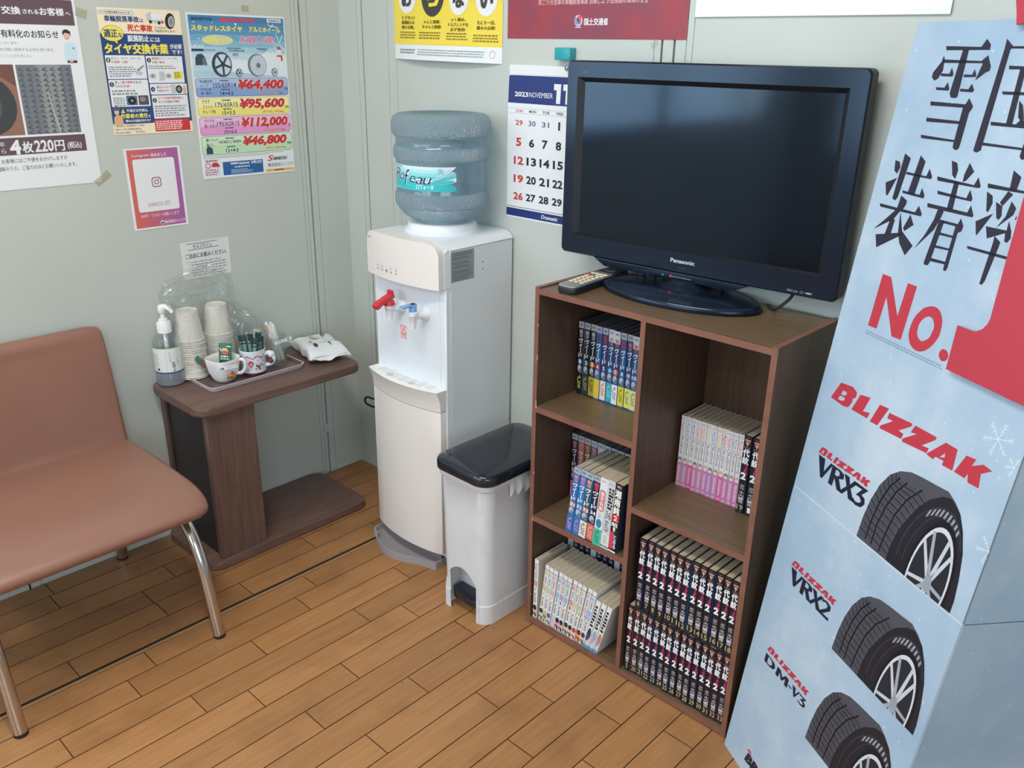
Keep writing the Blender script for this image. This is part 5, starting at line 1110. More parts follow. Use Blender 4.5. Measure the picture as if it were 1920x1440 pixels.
s.rect(0, 346, 344, 347.3, CK, 1); s.rect(0, 351, 344, 371, NVB, 1); s.T('Dramatic', 122, 356, 178, 366, PAP, 2, 0.02, 0.25)
for i, p in enumerate(g.v): g.v[i] = Vector((p.x + 0.004 * p.z / 0.37 * 2, p.y - 0.003 * sin(-p.z / 0.37 * 5), p.z))
g.build('calendar_sheets', t, smooth=0)
g = G(); g.box(0.0, 0.344, -0.002, 0.002, -0.022, 0.0, PAP, 0.0008, 1); g.build('binding_strip', t, smooth=0)
TEAL = mat('teal plastic', (40, 160, 168), 0.35)
t = thing('magnetic_hook', 'teal magnetic hook holding the calendar above the television', 'hook', (0.888, -0.001, 1.368))
g = G(); g.box(-0.0235, 0.0235, -0.022, 0.0, -0.0135, 0.0135, TEAL, 0.002); g.build('magnet', t)
g = G(); g.tube(arc_path([(0.013, -0.014, -0.012), (0.013, -0.017, -0.022), (0.008, -0.018, -0.030), (0.006, -0.010, -0.036), (0.004, -0.004, -0.030)], 5), 0.0016, ALU, 8); g.build('wire_hook', t)

# ================================================================ CARDBOARD DISPLAY STAND
KA = [[(76,1402),(147,1401),(154,1412),(164,1404),(165,1397),(79,1396)],[(113,1398),(125,1397),(129,1335),(129,1331),(123,1329),(115,1330),(111,1336)],[(77,1389),(81,1383),(84,1367),(78,1355),(71,1352),(64,1357),(64,1364),(76,1380)],[(78,1383),(157,1382),(158,1379),(80,1378)],[(155,1382),(165,1390),(176,1375),(176,1369),(170,1367),(154,1355),(159,1378)],[(81,1363),(99,1363),(101,1372),(108,1363),(107,1359),(83,1359)],[(129,1363),(145,1363),(147,1371),(154,1362),(153,1360),(130,1359)],[(79,1343),(97,1343),(101,1351),(108,1342),(107,1339),(81,1339)],[(130,1343),(146,1343),(150,1351),(158,1342),(156,1339),(131,1339)],[(76,1322),(149,1322),(153,1331),(165,1320),(164,1316),(161,1311),(162,1265),(161,1259),(155,1257),(149,1260),(148,1265),(146,1317),(78,1316)],[(77,1298),(151,1298),(151,1294),(79,1292)],[(75,1272),(148,1271),(148,1268),(78,1267)],[(190,1412),(205,1402),(202,1397),(204,1269),(204,1262),(197,1258),(190,1260),(190,1265),(191,1400)],[(201,1402),(288,1403),(287,1399),(203,1399)],[(208,1377),(265,1376),(267,1373),(210,1372)],[(229,1373),(239,1373),(245,1301),(234,1300)],[(210,1343),(265,1344),(267,1340),(212,1339)],[(206,1302),(251,1302),(257,1309),(282,1304),(275,1298),(208,1297)],[(244,1333),(253,1327),(262,1309),(257,1307),(251,1311)],[(204,1273),(277,1273),(278,1270),(204,1269)],[(284,1410),(296,1402),(294,1263),(287,1259),(278,1258),(274,1262),(278,1397)]]
KB = [[(34,1228),(45,1227),(50,1219),(46,1208),(38,1212)],[(52,1241),(68,1235),(63,1173),(59,1167),(51,1169),(51,1174)],[(25,1191),(49,1202),(38,1172),(34,1172)],[(88,1242),(102,1234),(98,1182),(82,1182)],[(67,1214),(112,1213),(115,1225),(125,1214),(124,1210),(67,1210)],[(69,1185),(109,1184),(111,1195),(120,1185),(120,1180),(71,1181)],[(70,1177),(86,1171),(86,1165),(82,1156),(68,1157)],[(25,1157),(110,1157),(115,1168),(126,1157),(125,1153),(28,1152)],[(66,1153),(77,1153),(67,1138),(26,1114),(48,1135)],[(60,1138),(71,1138),(70,1114),(56,1112)],[(35,1107),(87,1120),(95,1118),(45,1087)],[(78,1153),(94,1124),(126,1107),(115,1089),(95,1105),(85,1122)],[(102,1152),(115,1138),(99,1125),(94,1129)],[(155,1242),(167,1240),(173,1230),(172,1217),(164,1222)],[(191,1243),(204,1232),(194,1218),(188,1215),(187,1226)],[(135,1216),(211,1214),(215,1226),(224,1214),(222,1211),(138,1210)],[(144,1196),(204,1194),(207,1207),(216,1195),(215,1191),(146,1191)],[(172,1214),(182,1214),(185,1173),(173,1174)],[(131,1175),(214,1175),(217,1186),(227,1173),(226,1170),(133,1169)],[(156,1170),(169,1169),(167,1159),(160,1139),(130,1103),(145,1130),(154,1154)],[(165,1156),(176,1156),(171,1091),(169,1086),(161,1085),(159,1088)],[(171,1156),(203,1156),(206,1165),(215,1155),(214,1147),(208,1144),(209,1091),(207,1086),(202,1086),(201,1090),(200,1152),(172,1152)],[(172,1138),(203,1138),(203,1135),(173,1134)],[(171,1118),(203,1119),(203,1116),(171,1114)],[(171,1098),(203,1099),(203,1095),(172,1093)],[(272,1243),(288,1236),(288,1231),(287,1217),(275,1217)],[(235,1220),(310,1219),(310,1216),(237,1214)],[(238,1209),(250,1205),(254,1195),(251,1182),(247,1183)],[(259,1198),(272,1194),(276,1181),(273,1175),(268,1177)],[(274,1215),(284,1212),(272,1194),(266,1198)],[(285,1203),(296,1195),(295,1186),(273,1164),(283,1182)],[(234,1166),(261,1182),(244,1148),(242,1148)],[(255,1163),(292,1164),(291,1177),(300,1165),(303,1155),(299,1148),(294,1149),(291,1160),(263,1147)],[(299,1180),(301,1187),(302,1181)],[(232,1130),(322,1131),(322,1127),(235,1126)],[(275,1153),(288,1147),(288,1140),(283,1090),(280,1084),(275,1084),(275,1089),(276,1143)]]
NN = [[(78,1050),(99,1050),(137,995),(139,1050),(160,1050),(159,962),(137,961),(101,1017),(99,962),(77,961)]]
NO = [[(232,1009),(233,1001),(233,992),(230,984),(226,976),(221,969),(215,963),(208,959),(201,957),(193,957),(187,959),(181,962),(176,968),(172,975),(171,983),(171,992),(173,1001),(176,1009),(181,1016),(187,1023),(194,1027),(201,1030),(208,1031),(215,1030),(221,1027),(226,1022),(230,1016)],[(218,1002),(218,997),(217,991),(216,986),(213,981),(209,978),(205,975),(201,974),(197,975),(193,977),(190,980),(188,984),(187,989),(187,995),(188,1000),(191,1005),(194,1009),(198,1012),(202,1014),(206,1014),(210,1013),(213,1010),(216,1007)],[(261,971),(262,968),(261,965),(260,963),(258,961),(255,960),(252,959),(249,960),(246,962),(244,964),(243,967),(243,970),(244,973),(245,975),(248,977),(251,977),(254,977),(257,976),(259,974)]]
BZ = [[(51,848),(83,852),(96,847),(97,838),(90,833),(91,827),(85,815),(72,812),(35,814)],[(61,837),(71,838),(73,835),(69,830),(59,829)],[(57,826),(68,827),(72,824),(66,819),(54,818)],[(106,847),(131,851),(122,823),(139,827),(136,816),(94,815)],[(156,849),(178,851),(163,815),(144,814)],[(181,845),(234,849),(234,844),(211,827),(223,826),(221,817),(170,813),(170,818),(194,836),(180,835)],[(241,849),(288,850),(287,845),(265,826),(280,828),(278,819),(224,814),(224,819),(249,838),(236,835)],[(307,850),(331,850),(334,817),(313,816),(313,823),(297,822),(293,816),(278,818)],[(312,835),(313,828),(304,825)],[(349,849),(367,851),(363,839),(381,850),(398,848),(382,836),(386,815),(365,814),(361,826),(358,817),(337,817)]]
TY = [[(190,626),(192,661),(197,695),(207,728),(222,754),(240,769),(262,778),(286,781),(317,783),(340,785),(358,776),(372,765),(386,743),(398,713),(406,675),(410,643),(410,620)],[(265,624),(266,650),(272,683),(283,709),(296,736),(312,757),(333,773),(350,778)],[(301,624),(302,664),(313,697),(327,721),(344,737),(362,741),(378,732),(392,710),(400,677),(408,629)],[(312,625),(315,658),(323,688),(334,714),(346,728),(361,729),(375,718),(383,698),(389,667),(393,635),(388,618)],[(353,637)],[(226,628),(226,663),(233,701),(245,735),(261,759)],[(246,626),(249,662),(256,700),(271,735),(293,763)],[(211,629),(212,662),(218,703),(229,736),(244,759)]]
def snow_mat(name, c1, c2, c3):
    m = bpy.data.materials.new(name); m.use_nodes = True; nt = m.node_tree; p = nt.nodes['Principled BSDF']; p.inputs['Roughness'].default_value = 0.42; p.inputs['Specular IOR Level'].default_value = 0.35
    tc = nt.nodes.new('ShaderNodeTexCoord'); n = nt.nodes.new('ShaderNodeTexNoise'); n.inputs['Scale'].default_value = 3.2; n.inputs['Detail'].default_value = 7; n.inputs['Roughness'].default_value = 0.62
    nt.links.new(tc.outputs['Object'], n.inputs['Vector']); cr = nt.nodes.new('ShaderNodeValToRGB'); e = cr.color_ramp.elements
    e[0].position = 0.32; e[0].color = C(*c1); e[1].position = 0.70; e[1].color = C(*c3); k = e.new(0.5); k.color = C(*c2)
    nt.links.new(n.outputs['Fac'], cr.inputs[0])
    vo = nt.nodes.new('ShaderNodeTexVoronoi'); vo.inputs['Scale'].default_value = 38; nt.links.new(tc.outputs['Object'], vo.inputs['Vector'])
    lt = nt.nodes.new('ShaderNodeMath'); lt.operation = 'LESS_THAN'; lt.inputs[1].default_value = 0.085; nt.links.new(vo.outputs['Distance'], lt.inputs[0])
    ml = nt.nodes.new('ShaderNodeMath'); ml.operation = 'MULTIPLY'; ml.inputs[1].default_value = 0.45; nt.links.new(lt.outputs[0], ml.inputs[0])
    mx = nt.nodes.new('ShaderNodeMix'); mx.data_type = 'RGBA'; mx.inputs['B'].default_value = C(214, 224, 232); nt.links.new(ml.outputs[0], mx.inputs['Factor']); nt.links.new(cr.outputs[0], mx.inputs['A'])
    nt.links.new(mx.outputs['Result'], p.inputs['Base Color']); return m
SNOW = snow_mat('winter sky print', (152, 178, 202), (170, 191, 210), (200, 211, 221))
CARD = mat('pale board edge', (206, 214, 222), 0.7)
t = thing('display_stand', 'tall pale blue tyre display stand with a big red numeral right of the bookshelf', 'display stand', (1.6312, -0.2824, 0))
TH, TL = RAD(-31.569), RAD(6.738)
Rz = Matrix.Rotation(TH, 4, 'Z') @ Matrix.Rotation(-TL, 4, 'X')
SW, SH_ = 0.435, 1.437; D0 = 0.30
def dep(z): return max(0.05, D0 - z * 0.165)
FR_ = Rz.to_3x3()
def fl(y): return y * math.tan(TL)   # local height of the floor at depth y
g = G(); g.M = Rz
cr_, gp = 0.6205, 0.0012
sh = Sheet(g, (0, 0, 0), (1, 0, 0), (0, -1, 0), yup=True)
for a, b in ((0, cr_ - gp), (cr_ + gp, SH_)): g.add([(0, 0, a), (SW, 0, a), (SW, 0, b), (0, 0, b)], [(0, 1, 2, 3)], SNOW)
g.add([(0, 0.003, cr_ - gp), (SW, 0.003, cr_ - gp), (SW, 0.003, cr_ + gp), (0, 0.003, cr_ + gp)], [(0, 1, 2, 3)], ink(150, 176, 200))
g.box(0, SW, 0.0004, 0.004, 0.002, SH_, CARD)
INK = ink(46, 44, 58); RDS = ink(188, 58, 72); NVS = ink(32, 36, 54)
for q in KA + KB: sh.poly(q, INK, 2)
sh.poly(NN[0], RDS, 2); sh.poly([NO[0], NO[1]], RDS, 2); sh.poly(NO[2], RDS, 2)
bz = [[BZ[0], BZ[1], BZ[2]], [BZ[3]], [BZ[4]], [BZ[5]], [BZ[6]], [BZ[7], BZ[8]], [BZ[9]]]
for l in bz: sh.poly(l, RDS, 2)
def bz_small(x0, y0, x1, y1):
    for l in bz: sh.poly([[(x0 + (p[0] - 35) / 363 * (x1 - x0), y0 + (p[1] - 812) / 40 * (y1 - y0)) for p in q] for q in l], RDS, 2)
bz_small(42, 709, 186, 724); bz_small(53, 479, 191, 493); bz_small(51, 283, 191, 297)
sh.micro(76, 946, 262, 954, 2, ink(130, 140, 156), 2, 0.45, 0.05)
# model lettering drawn as flared strokes
def letters(spec, x0, y0, x1, y1):
    for q in spec: sh.poly([[(x0 + p[0] * (x1 - x0) / 100, y0 + p[1] * (y1 - y0) / 100) for p in l] for l in q], NVS, 2)
V_ = [[(0, 100), (14, 100), (17, 38), (26, 100), (31, 100), (17, 0), (13, 0)]]
def R_at(o): return [[(o, 0), (o, 100), (o + 16, 100), (o + 24, 92), (o + 25, 68), (o + 17, 56), (o + 28, 0), (o + 18, 0), (o + 9, 46), (o + 8, 0)], [(o + 8, 62), (o + 13, 62), (o + 16, 70), (o + 16, 84), (o + 13, 90), (o + 8, 90)]]
def X_at(o): return [[(o - 2, 0), (o + 9, 50), (o, 100), (o + 10, 100), (o + 14, 68), (o + 20, 100), (o + 27, 100), (o + 17, 52), (o + 28, 0), (o + 17, 0), (o + 12, 34), (o + 5, 0)]]
def three(o, w): return [[(o, 100), (o + w, 100), (o + w * .62, 62), (o + w * .9, 54), (o + w, 30), (o + w * .8, 4), (o + w * .35, -4), (o, 8), (o + w * .05, 22), (o + w * .35, 12), (o + w * .62, 20), (o + w * .7, 32), (o + w * .5, 46), (o + w * .2, 44), (o + w * .55, 86), (o, 84)]]
def two(o, w): return [[(o + w * .05, 76), (o + w * .1, 94), (o + w * .5, 102), (o + w * .9, 90), (o + w * .95, 64), (o + w * .38, 16), (o + w, 18), (o + w * .98, 0), (o - w * .05, 0), (o, 12), (o + w * .6, 62), (o + w * .62, 80), (o + w * .4, 88)]]
letters([V_, R_at(30), X_at(54), three(77, 23)], 45, 670, 187, 706); letters([V_, R_at(30), X_at(54), two(77, 23)], 55, 445, 184, 476)
D_ = [[(0, 0), (0, 100), (14, 100), (23, 88), (26, 50), (22, 14), (13, 0)], [(7, 14), (12, 14), (16, 26), (18, 50), (16, 76), (12, 86), (7, 86)]]
M_ = [[(29, 0), (30, 100), (38, 100), (44, 50), (50, 100), (58, 100), (58, 0), (51, 0), (51, 66), (45, 10), (42, 10), (37, 66), (36, 0)]]
letters([D_, M_, [[(59, 38), (67, 38), (67, 52), (59, 52)]], [[(67 + p[0] * .55, p[1]) for p in V_[0]]], three(84, 16)], 51, 257, 191, 276)
# tyres, each cut off along a level line
def tyre(dx, dy, k, base):
    f = lambda L_: [(dx + 190 + (p[0] - 190) * k, dy + base + (p[1] - 622) * k) for p in L_]
    def clip(L_, yb=base):
        out = []
        for a, b in zip(L_, L_[1:] + L_[:1]):
            if a[1] >= yb: out.append(a)
            if (a[1] >= yb) != (b[1] >= yb): u = (yb - a[1]) / (b[1] - a[1]); out.append((a[0] + (b[0] - a[0]) * u, yb))
        return out
    T1, T2, T3, T4 = TY[0], TY[1], TY[2], TY[3]
    tr = ink(78, 78, 86); sd = ink(36, 36, 44); gv = ink(30, 30, 38)
    sh.poly(clip(f(T1 + [(410, 600), (190, 600)])), tr, 2)
    sh.poly(clip(f(T2 + [(372, 765), (386, 743), (398, 713), (406, 675), (410, 643), (410, 600), (265, 600)])), sd, 3)
    # tread grooves
    for gi in (5, 6, 7): sh.line([p for p in f(TY[gi]) if p[1] >= base], 3.4 * k, gv, 5)
    def on(L_, u):
        i = min(int(u * (len(L_) - 1)), len(L_) - 2); v = u * (len(L_) - 1) - i
        return (L_[i][0] + (L_[i + 1][0] - L_[i][0]) * v, L_[i][1] + (L_[i + 1][1] - L_[i][1]) * v)
    lft = [(190, 626), (192, 661), (197, 695), (207, 728), (222, 754), (240, 769)]; rows = [lft, TY[7], TY[5], TY[6], [(265, 624), (266, 650), (272, 683), (283, 709), (296, 736), (312, 757)]]
    for A_, B_ in zip(rows, rows[1:]):
        for u in range(1, 12): sh.line(f([on(A_, u / 12), on(B_, u / 12 - 0.02)]), 1.5 * k, gv, 4)
        for u in range(0, 24): sh.line(f([(on(A_, u / 24)[0] * .75 + on(B_, u / 24)[0] * .25, on(A_, u / 24)[1] * .75 + on(B_, u / 24)[1] * .25), (on(A_, u / 24)[0] * .25 + on(B_, u / 24)[0] * .75, on(A_, u / 24)[1] * .25 + on(B_, u / 24)[1] * .75)]), 0.7 * k, ink(50, 50, 58), 3)
    # white printed blocks on the shoulder
    sc_ = [(318, 742), (332, 752), (346, 757), (360, 756), (373, 748), (384, 736)]
    for i in range(9):
        a = on(sc_, i / 9); b = on(sc_, i / 9 + 0.06); sh.poly(f([(a[0], a[1]), (b[0], b[1]), (b[0] - 4, b[1] - 13), (a[0] - 4, a[1] - 13)]), ink(150, 152, 158), 4)
    for q_, c_, w_ in (([(283, 640), (284, 668), (290, 694), (302, 722), (320, 745), (340, 757), (362, 757), (380, 742), (392, 716)], (58, 58, 66), 2.2), ([(296, 640), (298, 668), (305, 695), (318, 722), (336, 741), (358, 745), (374, 735), (388, 710)], (66, 66, 74), 1.2)):
        L_ = [p for p in f([(v.x, v.y) for v in arc_path([(a, b, 0) for a, b in q_], 4)]) if p[1] >= base]; sh.line(L_, w_ * k, ink(*c_), 4)
    # rim
    cx, cy, rx, ry, an = 352, 640, 40, 92, -0.06
    el = lambda s_: f(ell(cx, cy, rx * s_, ry * s_, 40, an))
    sh.poly(clip(el(1.12)), ink(24, 24, 32), 5); sh.poly(clip(el(1.0)), ink(206, 210, 216), 6); sh.poly(clip(el(0.91)), ink(40, 42, 50), 7)
    cc = (cx + 4, cy - 2)
    for j in range(10):
        th = 2 * pi * j / 10 + (0.14 if j % 2 else -0.08)
        e_ = (cx + rx * .94 * cos(th) * cos(an) - ry * .94 * sin(th) * sin(an), cy + rx * .94 * cos(th) * sin(an) + ry * .94 * sin(th) * cos(an))
        dx_, dy_ = e_[0] - cc[0], e_[1] - cc[1]; l_ = math.hypot(dx_, dy_); nx, ny = -dy_ / l_, dx_ / l_
        q = clip(f([(cc[0] + nx * 3.6, cc[1] + ny * 3.6), (e_[0] + nx * 2.8, e_[1] + ny * 2.8), (e_[0] - nx * 2.8, e_[1] - ny * 2.8), (cc[0] - nx * 3.6, cc[1] - ny * 3.6)]))
        if len(q) > 2: sh.poly(q, ink(196, 200, 208) if j % 3 else ink(160, 166, 176), 8)
    q = clip(f(ell(cc[0], cc[1], 8, 14, 18)))
    if len(q) > 2: sh.poly(q, ink(150, 156, 166), 9)
tyre(0, 0, 1.0, 622.5); tyre(21, 0, 0.955, 408); tyre(23, 0, 0.97, 213)
# snowflakes
FLK = ink(214, 226, 236)
for cx, cy, r in ((390, 893, 25), (436, 743, 22), (428, 868, 14)):
    for j in range(6):
        a = pi / 3 * j + .3; e_ = lambda d, b=0: (cx + d * cos(a) - b * sin(a), cy + d * sin(a) + b * cos(a))
        if e_(r)[0] > 434: continue
        sh.line([(cx, cy), e_(r)], 1.3, FLK, 2)
        for d in (0.45, 0.7, 0.88): sh.line([e_(r * (d + .12), r * .16), e_(r * d), e_(r * (d + .12), -r * .16)], 1.0, FLK, 2)
# maker's mark at the foot
sh.poly([(82, 61), (72, 54), (92, 54)], ink(214, 66, 60), 2); sh.T('BRIDGESTONE', 72, 28, 330, 52, NVS, 2, 0.06, 0.22)
g.M = Rz; g.build('front_panel', t, smooth=0)
g = G(); g.M = Rz
for x, nm in ((SW, 1), (0.0, -1)):
    for a, b in ((0.0, cr_ - gp), (cr_ + gp, SH_)):
        q = [(x, 0.0003, a), (x, dep(a), a + (fl(dep(a)) if a == 0 else 0)), (x, dep(b), b), (x, 0.0003, b)]; g.add(q, [(0, 1, 2, 3) if nm > 0 else (3, 2, 1, 0)], SNOW)
    g.add([(x - 0.002 * nm, 0.002, cr_ - .002), (x - 0.002 * nm, dep(cr_), cr_ - .002), (x - 0.002 * nm, dep(cr_), cr_ + .002), (x - 0.002 * nm, 0.002, cr_ + .002)], [(0, 1, 2, 3)], ink(196, 214, 230))
g.add([(0, dep(0), fl(dep(0))), (SW, dep(0), fl(dep(0))), (SW, dep(SH_), SH_), (0, dep(SH_), SH_)], [(3, 2, 1, 0)], CARD)
g.add([(0, 0, SH_), (SW, 0, SH_), (SW, dep(SH_), SH_), (0, dep(SH_), SH_)], [(0, 1, 2, 3)], SNOW)
g.build('side_panels', t, smooth=0)
# die-cut red numeral plate standing a little proud of the panel
g = G(); g.M = Rz
ONE = [(274, 954), (270, 1020), (292, 1020), (303, 1021), (310, 1025), (315, 1029), (320, 1037), (322, 1046), (321, 1059), (316, 1130), (312, 1200), (308, 1262), (304, 1330), (300, 1400), (297, 1428), (292, 1438), (282, 1441), (209, 1428), (204, 1442), (195, 1461), (193, 1500), (236, 1506), (276, 1520), (306, 1542), (322, 1562), (420, 1562), (420, 1046), (424, 1030), (434, 1022), (450, 1020), (500, 1020), (502, 954)]
g.prism([(x / 1000, z / 1000) for x, z in ONE], -0.010, -0.006, mat('red card', (184, 56, 72), 0.42), 'y'); g.box(0.34, 0.41, -0.006, 0.0, 0.97, 1.3, CARD); g.box(0.33, 0.41, -0.006, 0.03, 1.40, 1.52, CARD); g.build('numeral_plate', t, smooth=30)['label'] = 'red die-cut figure one'

# ================================================================ THINGS ON THE SIDE TABLE
ZT = 0.4904
CLR = film('clear bottle', (246, 249, 250), 1, 0.05, (226, 232, 234), 0.08, 1.40)
GEL = film('clear gel', (240, 244, 246), 1, 0.2, (226, 231, 234), 0.40, 1.3)
t = thing('sanitizer_bottle', 'clear pump bottle of sanitizer at the left end of the side table', 'pump bottle', (0.047, -0.668, ZT))
g = G(); g.lathe([(0.030, 0.0006), (0.037, 0.004), (0.038, 0.012), (0.038, 0.118), (0.036, 0.128), (0.026, 0.142), (0.017, 0.150), (0.0145, 0.156)], CLR, 36, (0, 0, 0), (True, False)); g.build('bottle', t)
g = G(); g.lathe([(0.030, 0.003), (0.0362, 0.005), (0.0368, 0.012), (0.0368, 0.046)], GEL, 36); g.build('liquid', t)
g = G(); LBL = ink(224, 226, 222); s = Sheet(g, (0, 0, 0), (1, 0, 0), (0, 0, 1), yup=True)
s.rect(0, 44, 122, 114, LBL, 1, 30); s.rect(0, 112, 122, 114, ink(130, 160, 60), 2, 30); s.rect(0, 41, 122, 44.5, ink(40, 80, 140), 2, 30)
s.micro(14, 60, 38, 98, 9, ink(150, 150, 150), 2, 0.35, 0.2); s.micro(14, 48, 36, 56, 1, BK, 2, 0.9, 0.05); s.line([(56, 46), (56, 110)], 0.4, GY, 2)
for i, ch in enumerate('シンエキ'): s.T(ch, 64, 104 - i * 8, 70, 98 - i * 8, GY, 2, 0.02)
for i, ch in enumerate('お酒です'): s.T(ch, 70, 74 - i * 7.4, 79, 67.5 - i * 7.4, BK, 2, 0.03)
s.micro(84, 66, 90, 84, 4, ink(150, 170, 190), 2)
for i, p in enumerate(g.v): a = RAD(-118) + p.x / 0.0382; g.v[i] = Vector(((0.0383 + p.z) * cos(a), (0.0383 + p.z) * sin(a), p.y))
g.build('bottle_label', t)['label'] = 'white printed label with a blue line'
PW = mat('white pump plastic', (234, 234, 232), 0.35)
g = G(); g.lathe([(0.0190, 0.150), (0.0190, 0.176), (0.0170, 0.180), (0.0120, 0.181), (0.0115, 0.188), (0.0060, 0.189), (0.0058, 0.208)], PW, 26); g.lathe([(0.004, 0.012), (0.004, 0.09), (0.0065, 0.095), (0.0065, 0.15)], PW, 12)
hd = g.build('pump', t)
g = G(); g.M = Matrix.Rotation(RAD(28), 4, 'Z')
g.lathe([(0.0085, 0.204), (0.0105, 0.208), (0.0110, 0.220), (0.0080, 0.226), (0.001, 0.227)], PW, 20); g.tube(arc_path([(-0.004, 0, 0.220), (0.012, 0, 0.222), (0.024, 0, 0.217), (0.033, 0, 0.207)], 4), [0.0075] * 5 + [0.0068] * 4 + [0.0056] * 3 + [0.0045], PW, 12); g.build('nozzle', hd)
# tray
TIN = mat('mauve brown tray', (108, 86, 86), 0.3); TRM = mat('pale lilac rim', (196, 184, 188), 0.35)
t = thing('serving_tray', 'mauve brown tray with a pale rim on the side table', 'tray', (0.100, -0.478, ZT))
def lv(d, z): return [(x, y, z) for x, y in rrect(-0.096 + d, 0.100 - d, -0.152 + d, 0.152 - d, max(0.02 - d * .5, 0.004), 6)]
def rings(L_, m, cap=False):
    n = len(L_[0]); vs = [p for r in L_ for p in r]; g.add(vs, [(j * n + i, j * n + (i + 1) % n, (j + 1) * n + (i + 1) % n, (j + 1) * n + i) for j in range(len(L_) - 1) for i in range(n)] + ([list(range(len(vs) - n, len(vs)))] if cap else []), m)
g = G(); rings([lv(0.010, 0.0006), lv(0.004, 0.0006), lv(0.0, 0.012), lv(0.0015, 0.0128), lv(0.004, 0.012)], TRM); g.build('rim', t)
g = G(); rings([lv(0.004, 0.012), lv(0.009, 0.0032), lv(0.012, 0.0030)], TIN, True); g.build('tray_surface', t)
ZB = ZT + 0.0034
# two stacks of paper cups, mouths down
CUP = mat('white paper cup', (226, 220, 208), 0.6)
def cup(): 
    g = G(); g.lathe([(0.0385, 0.0028), (0.0402, 0.0012), (0.0414, 0.0028), (0.0404, 0.0048), (0.0385, 0.0050), (0.0290, 0.0830), (0.0282, 0.0850)], CUP, 30, (0, 0, 0), (False, False)); g.lathe([(0.0282, 0.0850), (0.0270, 0.0845), (0.0262, 0.0815)], CUP, 30, (0, 0, 0), (False, True)); return g
proto = None
for nm, cx, cy, nc, dz in (('left', 0.047, -0.600, 22, 0.00525), ('right', 0.048, -0.5130, 22, 0.00525)):
    for i in range(nc):
        if proto is None: o = cup().build('paper_cup', smooth=60); proto = o
        else: o = proto.copy(); COL.objects.link(o)
        o.location = (cx + 0.0006 * sin(i * 2.1), cy + 0.0006 * cos(i * 1.7), ZB + i * dz); topm = i == nc - 1; bot = i == 0
        tag(o, 'topmost upturned white paper cup of the %s stack in the clear bag' % nm if topm else 'lowest upturned white paper cup of the %s stack on the tray' % nm if bot else 'upturned white paper cup nested inside the %s stack' % nm, 'paper cup', 'paper cups stacked on the tray')
BAGF = film('crumpled clear bag', (251, 252, 252), 1, 0.14, (240, 243, 244), 0.07, 1.6, glint_streak=(26, 0.022, 0.30))
rn = random.Random(11)
def bag_surface(cx, cy, prof, nu, seedk, amp):
    """prof rows: (z, half x, half y, shift y); wrinkled closed tube"""
    from mathutils import noise as NZ
    def fn(u, v):
        k = v * (len(prof) - 1); i = min(int(k), len(prof) - 2); f = k - i; r = [a + (b - a) * f for a, b in zip(prof[i], prof[i + 1])]
        a = 2 * pi * u; e = 0.62; c_, s_ = cos(a), sin(a); px = math.copysign(abs(c_) ** e, c_); py = math.copysign(abs(s_) ** e, s_)
        q = Vector((cos(a) * 1.6 + seedk, sin(a) * 1.6, v * 3.2)); w = (NZ.noise(q) + 0.6 * NZ.noise(q * 2.3) + 0.35 * NZ.noise(q * 5.1)) * amp * (0.4 + 1.2 * v)
        x = cx + px * (r[1] + w * .6); return (max(0.0025, x), cy + r[3] + py * (r[2] + w), r[0] + w * .35)
    return fn
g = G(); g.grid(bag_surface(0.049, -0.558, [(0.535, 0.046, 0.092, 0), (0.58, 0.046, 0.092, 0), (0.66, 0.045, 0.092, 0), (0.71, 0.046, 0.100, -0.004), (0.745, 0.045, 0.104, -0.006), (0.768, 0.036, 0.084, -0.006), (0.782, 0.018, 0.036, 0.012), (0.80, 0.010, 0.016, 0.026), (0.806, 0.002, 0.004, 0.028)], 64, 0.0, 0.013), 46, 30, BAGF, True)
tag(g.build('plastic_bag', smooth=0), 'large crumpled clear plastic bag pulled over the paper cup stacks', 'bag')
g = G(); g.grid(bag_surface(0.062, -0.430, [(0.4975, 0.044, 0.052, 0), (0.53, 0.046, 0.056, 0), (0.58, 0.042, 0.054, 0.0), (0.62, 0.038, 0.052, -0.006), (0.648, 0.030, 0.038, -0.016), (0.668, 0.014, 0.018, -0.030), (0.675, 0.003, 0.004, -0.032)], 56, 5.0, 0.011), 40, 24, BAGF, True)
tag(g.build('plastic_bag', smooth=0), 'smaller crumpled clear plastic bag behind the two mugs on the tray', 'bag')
PKB = mat('beige sachet', (212, 204, 188), 0.6)
for i, (x, y, rz_, l) in enumerate(((0.060, -0.452, 0.5, 'left'), (0.064, -0.425, -0.3, 'middle'), (0.058, -0.402, 0.9, 'right'))):
    g = G(); g.box(-0.010, 0.010, -0.004, 0.004, 0, 0.088 + 0.006 * i, PKB, 0.0016); o = g.build('creamer_sachet', loc=(x, y, ZB + 0.0005)); o.rotation_euler = (0.10, 0.06 * (i - 1), rz_); tag(o, 'beige sachet standing inside the smaller clear bag, %s of three' % l, 'sachet', 'beige sachets in the smaller bag')
